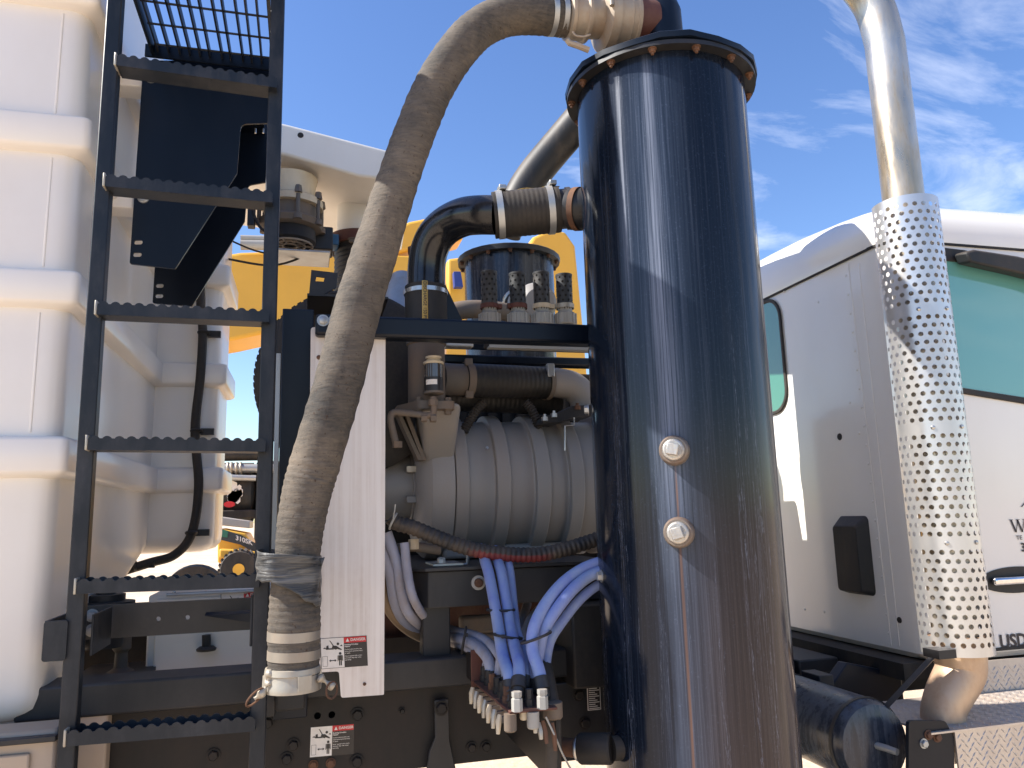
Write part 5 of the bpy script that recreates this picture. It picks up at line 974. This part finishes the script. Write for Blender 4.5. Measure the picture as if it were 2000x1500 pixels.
# ------------------------------------------------------------------ cab
XC, YC = 2.04, 2.24
cb = thing('truck_cab', 'white truck cab with side window, rear window and door lettering', 'truck cab', (3, 3.2, 1.0))
z_b = X_(1700, 1262, XC).z; z_r = Y_(1760, 470, YC).z
def cabring(ins, z, rc=.10): return [V((x, y, z)) for x, y in fillet([(XC+ins, YC+ins), (4.2, YC+ins), (4.2, 4.24-ins), (XC+ins, 4.24-ins)], [rc, .05, .05, rc], 8)]
def loft(mb, rs):
    n = len(rs[0]); mb.add([p for r in rs for p in r], [(i*n+k, i*n+(k+1) % n, (i+1)*n+(k+1) % n, (i+1)*n+k) for i in range(len(rs)-1) for k in range(n)]+[tuple(range(n-1, -1, -1)), tuple(range((len(rs)-1)*n, len(rs)*n))])
mb = MB(); zs0 = z_b; loft(mb, [cabring(.02, zs0-.01), cabring(.0, zs0+.01), cabring(0, zs0+.4), cabring(0, z_r-.06), cabring(.004, z_r)]); mb.build('cab_shell', MT['cab'], cb, angle=40)
# roof cap with crown
mb = MB(); rs_ = []
def roofring(ins, z, crown):
    o = []
    ya, yb = YC+ins, 4.24-ins; ks = [.12, .25, .4, .55, .7, .85]
    for x, y in fillet([(XC+ins, ya), (4.2, ya)]+[(4.2, ya+(yb-ya)*k) for k in ks]+[(4.2, yb), (XC+ins, yb)]+[(XC+ins, yb-(yb-ya)*k) for k in ks], [.13, .05]+[0]*6+[.05, .13]+[0]*6, 8):
        yy = (y-3.24)/1.0; o.append(V((x, y, z+crown*(1-yy*yy)+.06*max(0, min(1, (x-XC)/.6))*crown/.1)))
    return o
loft(mb, [roofring(-.004, z_r+.004, 0), roofring(-.006, z_r+.02, .0), roofring(-.002, z_r+.07, .02), roofring(.02, z_r+.115, .05), roofring(.06, z_r+.14, .08), roofring(.14, z_r+.155, .10), roofring(.4, z_r+.165, .12)]); rf = mb.build('roof_cap', MT['cab'], cb, angle=50)
p = Y_(1915, 438, 2.5); mb = MB(); mb.lathe(V((p.x, 2.5, p.z-.03)), (0, 0, 1), [(0, .05), (.025, .045), (.04, .02)], 16); mb.build('marker_lamp', MT['orange'], rf)
mb = MB(); loft(mb, [cabring(-.003, z_r-.004, .11), cabring(-.003, z_r+.006, .11)]); mb.build('roof_seam', MT['dark'], cb)
# rear corner seams and rivets
def xr(x, y): return X_(x, y, XC)
for (xt, xb_) in ((1656, 1741), (1677, 1757)):
    a, b_ = xr(xt, 515), xr(xb_, 1262); mb = MB(); mb.bar(a+V((-.001, 0, 0)), b_+V((-.001, 0, 0)), (.0015, 0, 0), (0, .0025, 0)); mb.build('seam_bead', MT['cab'], cb)
for k in range(20):
    t = (k+.5)/20; p = xr(1650+88*t, 520+735*t); mb = MB(); mb.lathe(p, (-1, 0, 0), [(0, .0055), (.0015, .005), (.003, .002)], 10); mb.build('rivet', MT['cab'], cb)
for (x, y) in [(1598, 590), (1531, 570), (1660, 786), (1678, 846), (1572, 1190), (1610, 1195)]:
    mb = MB(); mb.lathe(xr(x, y), (-1, 0, 0), [(0, .006), (.0015, .005), (.003, .002)], 10); mb.build('rivet', MT['cab'], cb)
mb = MB(); mb.lathe(xr(1640, 853), (-1, 0, 0), [(0, .014), (.002, .013), (.002, .001)], 18); mb.build('plug_hole', MT['dark'], cb)
mb = MB(); mb.lathe(X_(1757, 1211, XC-.0), (-1, 0, 0), [(0, .011), (.003, .010), (.003, .001)], 18); mb.build('plug_hole', MT['dark'], cb)
# rear window
wy0 = xr(1531, 700).y; wz0, wz1 = xr(1505, 806).z, xr(1505, 588).z
def wpoly(m_, x): return [V((x, y, z)) for y, z in rrect(wy0+.5, (wz0+wz1)/2, 1.0+2*m_, wz1-wz0+2*m_, .09+m_, 6)]
mb = MB(); mb.prism(wpoly(0, XC-.004), (.003, 0, 0)); mb.build('rear_window', MT['glassdark'], cb)
mb = MB(); mb.plate(wpoly(.014, XC-.010), [wpoly(-.002, XC-.010)], (.009, 0, 0)); mb.build('window_seal', MT['rubber'], cb, bevel=.003)
# louvre box on the rear wall
v0, v1 = xr(1712, 1165), xr(1638, 1008); mb = MB(); ya, yb = v0.y, xr(1660, 1100).y
bt = [V((XC-.001, y, z)) for y, z in rrect((v0.y+v1.y)/2, (v0.z+v1.z)/2, abs(v1.y-v0.y), v1.z-v0.z, .02)]; tp_ = [V((XC-.045, y, z)) for y, z in rrect((v0.y+v1.y)/2+.004, (v0.z+v1.z)/2-.012, abs(v1.y-v0.y)-.035, v1.z-v0.z-.05, .014)]
n = len(bt); mb.add(bt+tp_, [(k, (k+1) % n, n+(k+1) % n, n+k) for k in range(n)]+[tuple(range(n, 2*n))]); mb.build('air_vent', MT['plastic'], cb, bevel=.003)
# door window, trim, visor, handle, lettering
def ys(x, y): return Y_(x, y, YC)
gl = [(1842, 508), (1880, 512), (2000, 536), (2200, 590), (2200, 815), (2000, 776), (1872, 756)]
mb = MB(); mb.prism([Y_(x, y, YC-.003) for x, y in gl], (0, .002, 0)); mb.build('side_window', MT['glass'], cb)
mb = MB(); mb.plate([Y_(x, y, YC-.010) for x, y in [(1835, 482), (1885, 488), (2010, 518), (2215, 575), (2215, 830), (2000, 788), (1866, 766)]], [[Y_(x, y, YC-.010) for x, y in gl]], (0, .009, 0)); mb.build('window_trim', MT['rubber'], cb, bevel=.003)
vz = [(1888, 492), (1905, 487), (1990, 500), (2080, 522), (2150, 560), (2150, 590), (2050, 548), (1990, 533), (1896, 512)]
mb = MB(); mb.prism([Y_(x, y, YC-.075) for x, y in vz], (0, .06, .01)); mb.build('rain_visor', MT['plastic'], cb, bevel=.008)
hc = ys(1985, 1132); mb = MB(); el_ = [V((hc.x+math.cos(q)*.16, YC-.004, hc.z+math.sin(q)*.045-.0)) for q in [2*math.pi*k/36 for k in range(36)]]; mb.prism(el_, (0, .003, 0)); mb.build('handle_recess', MT['plastic'], cb)
mb = MB(); mb.box((hc.x-.12, YC-.03, hc.z-.013), (hc.x+.12, YC-.008, hc.z+.013)); mb.build('door_handle', MT['chrome'], cb, bevel=.008, seg=3)
a, b_ = ys(1935, 1262), ys(2200, 1225); mb = MB(); mb.bar(ys(1925, 1270)+V((0, -.003, 0)), V((4.0, YC-.003, ys(1925, 1270).z)), (0, .003, 0), (0, 0, .005)); mb.build('sill_strip', MT['rubber'], cb)
mb = MB(); nm = V((0, -1, 0)); ux, uz = V((1, 0, 0)), V((0, 0, 1)); kk = rp(1, ys(1985, 1050))
def serifW(org, w_, h_):
    def st(x0, y0, x1, y1, t): mb.add([org+ux*(x0-t)*w_+uz*y0*h_+nm*.003, org+ux*(x0+t)*w_+uz*y0*h_+nm*.003, org+ux*(x1+t)*w_+uz*y1*h_+nm*.003, org+ux*(x1-t)*w_+uz*y1*h_+nm*.003], [(0, 1, 2, 3)])
    st(.10, 1, .32, 0, .055); st(.52, 1, .32, 0, .025); st(.48, 1, .70, 0, .055); st(.90, 1, .70, 0, .025)
    for c in (.10, .50, .90): mb.add([org+ux*(c-.12)*w_+uz*.96*h_+nm*.0034, org+ux*(c+.12)*w_+uz*.96*h_+nm*.0034, org+ux*(c+.12)*w_+uz*h_+nm*.0034, org+ux*(c-.12)*w_+uz*h_+nm*.0034], [(0, 1, 2, 3)])
serifW(ys(1973, 1040), .075, .045)
lettering(mb, 'TE', ys(1984, 1054), ux, uz, .020, nm, .003, .01, 1.25); lettering(mb, '3', ys(1994, 1077), ux, uz, .042, nm, .003, .03)
lettering(mb, 'USDO', ys(1953, 1266), ux, uz, .062, nm, .003, .03, 1.0); mb.build('door_lettering', MT['letter'], cb, fix=False)
mb = MB(); mb.tube(spline([ys(x, y)+V((0, -.003, 0)) for x, y in [(1994, 990), (2000, 983), (2008, 978)]], 4), .0016, 6); mb.build('emblem_line', MT['letter'], cb)
# unseen drum, duct and box added behind the cyclone to shade the cab
si = thing('sun_blocker', 'added grey drum hidden behind the glossy black cylinder to shade the cab wall', 'sun_blocker', (1.36, 2.66, .7))
mb = MB(); mb.lathe((1.36, 2.66, 0), (0, 0, 1), [(.7, .2), (.75, .30), (3.05, .30), (3.2, .28), (3.3, .21), (3.36, .1), (3.38, .0)], 48); mb.build('blocker_drum', MT['ltgrey'], si)
for z in (1.2, 2.4): mb = MB(); mb.lathe((1.36, 2.66, z), (0, 0, 1), [(0, .30), (0, .306), (.04, .306), (.04, .30)], 48, False); mb.build('strap', MT['black'], si)
mb = MB(); mb.cyl((1.40, 2.7, 3.08), (1.50, 3.28, 3.08), .20, seg=36); mb.build('upper_blocker', MT['white'], si)
mb = MB(); mb.box((1.32, 2.98, .8), (1.62, 3.32, 2.10)); mb.build('lower_blocker', MT['ltgrey'], si, bevel=.02)
# underside, steps, hitch hardware below the cab
us = thing('cab_subframe', 'black brackets and crossmembers in shadow under the white cab', 'subframe', (2.4, 2.6, .7))
mb = MB(); mb.box((1.3, 2.66, z_b-.20), (2.5, 2.76, z_b-.05)); mb.build('frame_rail', MT['navy'], us, bevel=.006)
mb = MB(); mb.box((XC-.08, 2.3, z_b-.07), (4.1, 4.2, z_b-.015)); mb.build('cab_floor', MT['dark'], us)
mb = MB(); mb.prism([Y_(x, y, 2.42) for x, y in [(1620, 1345), (1655, 1295), (1760, 1315), (1770, 1400), (1640, 1400)]], (0, .05, 0)); mb.build('spring_bracket', MT['navy'], us, bevel=.004)
pbox('battery_bracket', 1600, 1320, 1632, 1366, 2.35, .1, MT['black'], us); pbox('floor_support', 1560, 1290, 1640, 1312, 2.6, .6, MT['black'], us, .006)
mb = MB(); mb.plate([Y_(x, y, 1.905) for x, y in fillet([(1775, 1408), (1846, 1408), (1864, 1440), (1864, 1600), (1775, 1600)], [8, 8, 14, 0, 0])], [], (0, .012, 0)); mb.build('step_bracket', MT['navy'], us)
for (x, y) in [(1813, 1435), (1830, 1440), (1804, 1452)]:
    mb = MB(); hexhead(mb, Y_(x, y, 1.905), (0, -1, 0), .010, .010); mb.build('bolt', MT['rust'] if y < 1450 else MT['zinc'], us)
# air tank
at = thing('air_tank', 'black cylindrical air tank with a brass drain cock under the cab', 'air tank', Y_(1700, 1500, 2.1))
ac = Y_(1714, 1456, 2.0); ra = rp(82, ac); mb = MB(); mb.lathe(ac+V((0, 1.2, 0)), (0, -1, 0), [(0, ra*.9), (.02, ra), (1.155, ra), (1.165, ra*.985), (1.19, ra*.9), (1.20, ra*.6), (1.203, 0)], 56); mb.build('tank_shell', MT['cyclone2'], at)
for yo in (.04, .40): mb = MB(); mb.lathe(ac+V((0, yo, 0)), (0, 1, 0), [(0, ra), (0, ra+.003), (.012, ra+.003), (.012, ra)], 56, False); mb.build('strap', MT['black'], at)
dcv = Y_(1722, 1458, 1.995); mb = MB(); mb.tube([dcv+V((-.02, .02, .004)), dcv+V((0, -.02, 0)), dcv+V((.01, -.05, -.003))], [.010, .010, .009], 12); mb.build('drain_cock', MT['zinc'], at)
# tread plate step
ts = thing('tread_plate_step', 'diamond tread plate step box at the foot of the exhaust stack', 'step', Y_(1930, 1500, 2.0))
tzp = Y_(1880, 1428, 1.90).z; tx0 = Y_(1866, 1440, 1.90).x; tx1 = Y_(1850, 1350, 2.21).x; tzh = Y_(1960, 1288, 2.21).z
mb = MB(); mb.box((tx0, 1.90, .5), (4.2, 1.906, tzp)); mb.build('front_sheet', MT['treadplate'], ts)
mb = MB(); mb.plate([V((tx0-.085, 1.893, tzp+.002)), V((4.2, 1.893, tzp+.002)), V((4.2, 2.235, tzp+.002)), V((tx0-.085, 2.235, tzp+.002))], [[V((EX-.07+math.cos(q)*.085, EY+math.sin(q)*.085*.0+ .085*math.sin(q)+.06, tzp+.002)) for q in [2*math.pi*k/24 for k in range(24)]]] if False else [], (0, 0, .005)); mb.build('top_sheet', MT['treadplate'], ts)
mb = MB(); mb.box((tx1, 2.212, tzp-.2), (4.2, 2.218, tzh)); mb.build('back_sheet', MT['treadplate'], ts)
def lozenges(mb, org, e1, e2, nrm, n1, n2, sp):
    for i in range(n1):
        for j in range(n2):
            c = org+e1*sp*(i+.5*(j % 2))+e2*sp*.6*j; a_ = math.radians(45 if (i+j) % 2 else -45); d1 = (e1*math.cos(a_)+e2*math.sin(a_))*.010; d2 = nrm.cross(d1).normalized()*.0028
            mb.add([c+d1, c+d2, c-d1, c-d2, c+nrm*.0016+d1*.5, c+nrm*.0016-d1*.5], [(0, 1, 4), (1, 2, 5, 4), (2, 3, 5), (3, 0, 4, 5)])
mb = MB(); lozenges(mb, V((tx0+.012, 1.90, tzp-.012)), V((1, 0, 0)), V((0, 0, -1)), V((0, -1, 0)), 40, 30, .022); lozenges(mb, V((tx0-.06, 1.91, tzp+.0072)), V((1, 0, 0)), V((0, 1, 0)), V((0, 0, 1)), 44, 22, .022); lozenges(mb, V((tx1+.015, 2.212, tzp+.014)), V((1, 0, 0)), V((0, 0, 1)), V((0, -1, 0)), 44, int((tzh-tzp-.02)/.0132), .022)
mb.build('raised_treads', MT['treadplate'], ts, kind='stuff')

# ------------------------------------------------------------------ background machines
ev = thing('excavator', 'yellow excavator boom and arm rising behind the machinery', 'excavator', (2.2, 9.5, 0))
def ypoly(name, pts, Yf, dp_, parent, mat=MT['yellow'], bevel=.04): mb = MB(); mb.prism([Y_(x, y, Yf) for x, y in pts], (0, dp_, 0)); return mb.build(name, mat, parent, bevel=bevel, seg=3)
ypoly('boom', [(300, 520), (470, 492), (620, 488), (820, 500), (830, 560), (760, 610), (640, 625), (520, 650), (455, 664), (300, 690)], 9, .7, ev)
ypoly('arm', [(760, 450), (800, 432), (850, 422), (905, 428), (905, 468), (840, 482), (790, 492), (760, 500)], 9.1, .4, ev)
ypoly('arm_link', [(1020, 500), (1042, 462), (1075, 448), (1105, 452), (1124, 480), (1140, 640), (1150, 760), (1010, 760)], 8.8, .5, ev)
a = Y_(700, 900, 9.8); b_ = Y_(1200, 900, 9.8); mb = MB(); mb.box((a.x, 9.7, .9), (b_.x, 12, 2.6)); mb.build('house', MT['yellow'], ev, bevel=.1)
for yy in (9.5, 11.7): mb = MB(); mb.prism([V((x, yy, z)) for x, z in rrect((a.x+b_.x)/2, .45, 4.2, .9, .44, 6)], (0, .5, 0)); mb.build('track', MT['rubber'], ev)
ypoly('blue_panel', [(886, 530), (900, 530), (905, 560), (888, 560)], 8.7, .1, ev, flat('blue_paint', C(40, 60, 130), .5), .005)
ypoly('arm_base', [(874, 505), (912, 500), (914, 760), (872, 760)], 8.9, .3, ev)
# pipes above the boom
mb = MB(); mb.cyl(Y_(470, 478, 8.9), Y_(620, 480, 8.9), .06, seg=12); mb.cyl(Y_(470, 465, 8.9), Y_(560, 467, 8.9), .035, seg=12); mb.build('hydraulic_line', MT['ltgrey'], ev)
bh = thing('backhoe_loader', 'small yellow backhoe loader with black 310SK hood stripe seen past the ladder', 'backhoe', Y_(470, 1140, 9))
ypoly('hood', [(425, 1032), (480, 1042), (500, 1080), (500, 1100), (425, 1100)], 9, .8, bh, bevel=.02)
ypoly('loader_arm', [(428, 1072), (470, 1074), (512, 1080), (512, 1092), (428, 1090)], 8.8, .15, bh, bevel=.02)
sp1 = ypoly('hood_stripe', [(424, 1030), (430, 1032), (470, 1045), (500, 1062), (512, 1078), (506, 1084), (470, 1064), (430, 1054), (424, 1051)], 8.97, .03, bh, flat('charcoal_stripe', C(56, 62, 68), .5), 0)
ypoly('green_patch', [(425, 1032), (446, 1037), (444, 1050), (425, 1047)], 8.955, .01, bh, flat('green_decal', C(46, 110, 90), .5), 0)
mb = MB(); u1 = (Y_(495, 1063, 8.95)-Y_(461, 1052, 8.95)).normalized(); lettering(mb, '310SK', Y_(460, 1054, 8.95), u1, V((0, 0, 1)), .068, V((0, -1, 0)), .003, .03, 1.05); mb.build('model_lettering', MT['lwhite'], sp1, fix=False)
ypoly('windshield', [(420, 1008), (488, 1018), (488, 1032), (420, 1025)], 9.1, .6, bh, MT['ltgrey'], .01)
wc = Y_(466, 1112, 8.6); mb = MB(); wr = rp(36, wc); mb.lathe(wc, (0, 1, 0), [(0, wr*.6), (.0, wr*.92), (.04, wr), (.22, wr), (.26, wr*.9), (.26, wr*.5)], 40); wh = mb.build('tyre', MT['rubber'], bh)
for k in range(22):
    q = 2*math.pi*k/22; d = V((math.cos(q), 0, math.sin(q))); s_ = V((-math.sin(q), 0, math.cos(q))); mb = MB(); mb.bar(wc+d*wr+V((0, .02, 0)), wc+d*wr+V((0, .24, 0))+s_*.04, s_*.012, d*.016); mb.build('tread_lug', MT['rubber'], wh)
mb = MB(); mb.lathe(wc, (0, 1, 0), [(-.005, .03), (-.01, wr*.3), (.05, wr*.35), (.02, wr*.62), (.1, wr*.62)], 32); mb.build('rim', MT['yellow'], wh)
mb = MB(); a = Y_(380, 1100, 8.9); mb.box((a.x+.32, 8.9, .5), (a.x+.95, 9.7, a.z+.02)); mb.build('chassis', MT['yellow'], bh, bevel=.03)
vt = thing('vacuum_truck', 'dark parked vacuum truck with pipes on top beyond the yellow backhoe', 'truck', Y_(480, 1150, 14))
c0, c1 = Y_(380, 965, 14), Y_(506, 965, 14); mb = MB(); mb.lathe(c0-V((2, 0, 0)), (1, 0, 0), [(0, .2), (.1, .52), (c1.x-c0.x+1.9, .52), (c1.x-c0.x+2, .2)], 40); mb.build('tank_shell', MT['plastic'], vt)
mb = MB(); mb.cyl(Y_(380, 890, 13.6), Y_(508, 888, 13.6), .10, seg=12); mb.build('boom_pipe', MT['plastic'], vt)
mb = MB(); mb.cyl(Y_(380, 915, 13.5), Y_(535, 915, 13.5), .075, seg=12); mb.cyl(Y_(380, 930, 13.4), Y_(500, 934, 13.4), .05, seg=12); mb.build('hose_run', MT['zinc'], vt)
for x in (445, 452, 462, 470): mb = MB(); mb.torus(Y_(x, 915, 13.5), (1, 0, 0), .085, .025, 16, 6); mb.build('collar', MT['castclean'], vt)
pbox('bed', 300, 1000, 510, 1012, 13.4, 1.5, MT['dark'], vt, .02); pbox('cab_block', 500, 900, 545, 1090, 13.6, 1.6, MT['plastic'], vt, .06)
dec = MB(); random.seed(3)
for k in range(14):
    p = Y_(458+random.uniform(-9, 12), 965+random.uniform(-16, 14), 13.46); r = random.uniform(.03, .08); dec.add([p+V((math.cos(t)*r, 0, math.sin(t)*r*1.3)) for t in [2*math.pi*i/6+k for i in range(6)]], [tuple(range(6))])
dec.build('decal', MT['lwhite'], vt, fix=False)
dec = MB(); p = Y_(448, 985, 13.45); dec.add([p+V((math.cos(t)*.09, 0, math.sin(t)*.05)) for t in [2*math.pi*i/12 for i in range(12)]], [tuple(range(12))]); dec.build('decal', MT['red'], vt, fix=False)
for x in (380, 520):
    w0 = Y_(x, 1100, 13.6); w0.z = .5; mb = MB(); mb.lathe(w0, (0, 1, 0), [(0, .2), (0, .48), (.25, .5), (.26, .2)], 32); mb.build('wheel', MT['rubber'], vt)
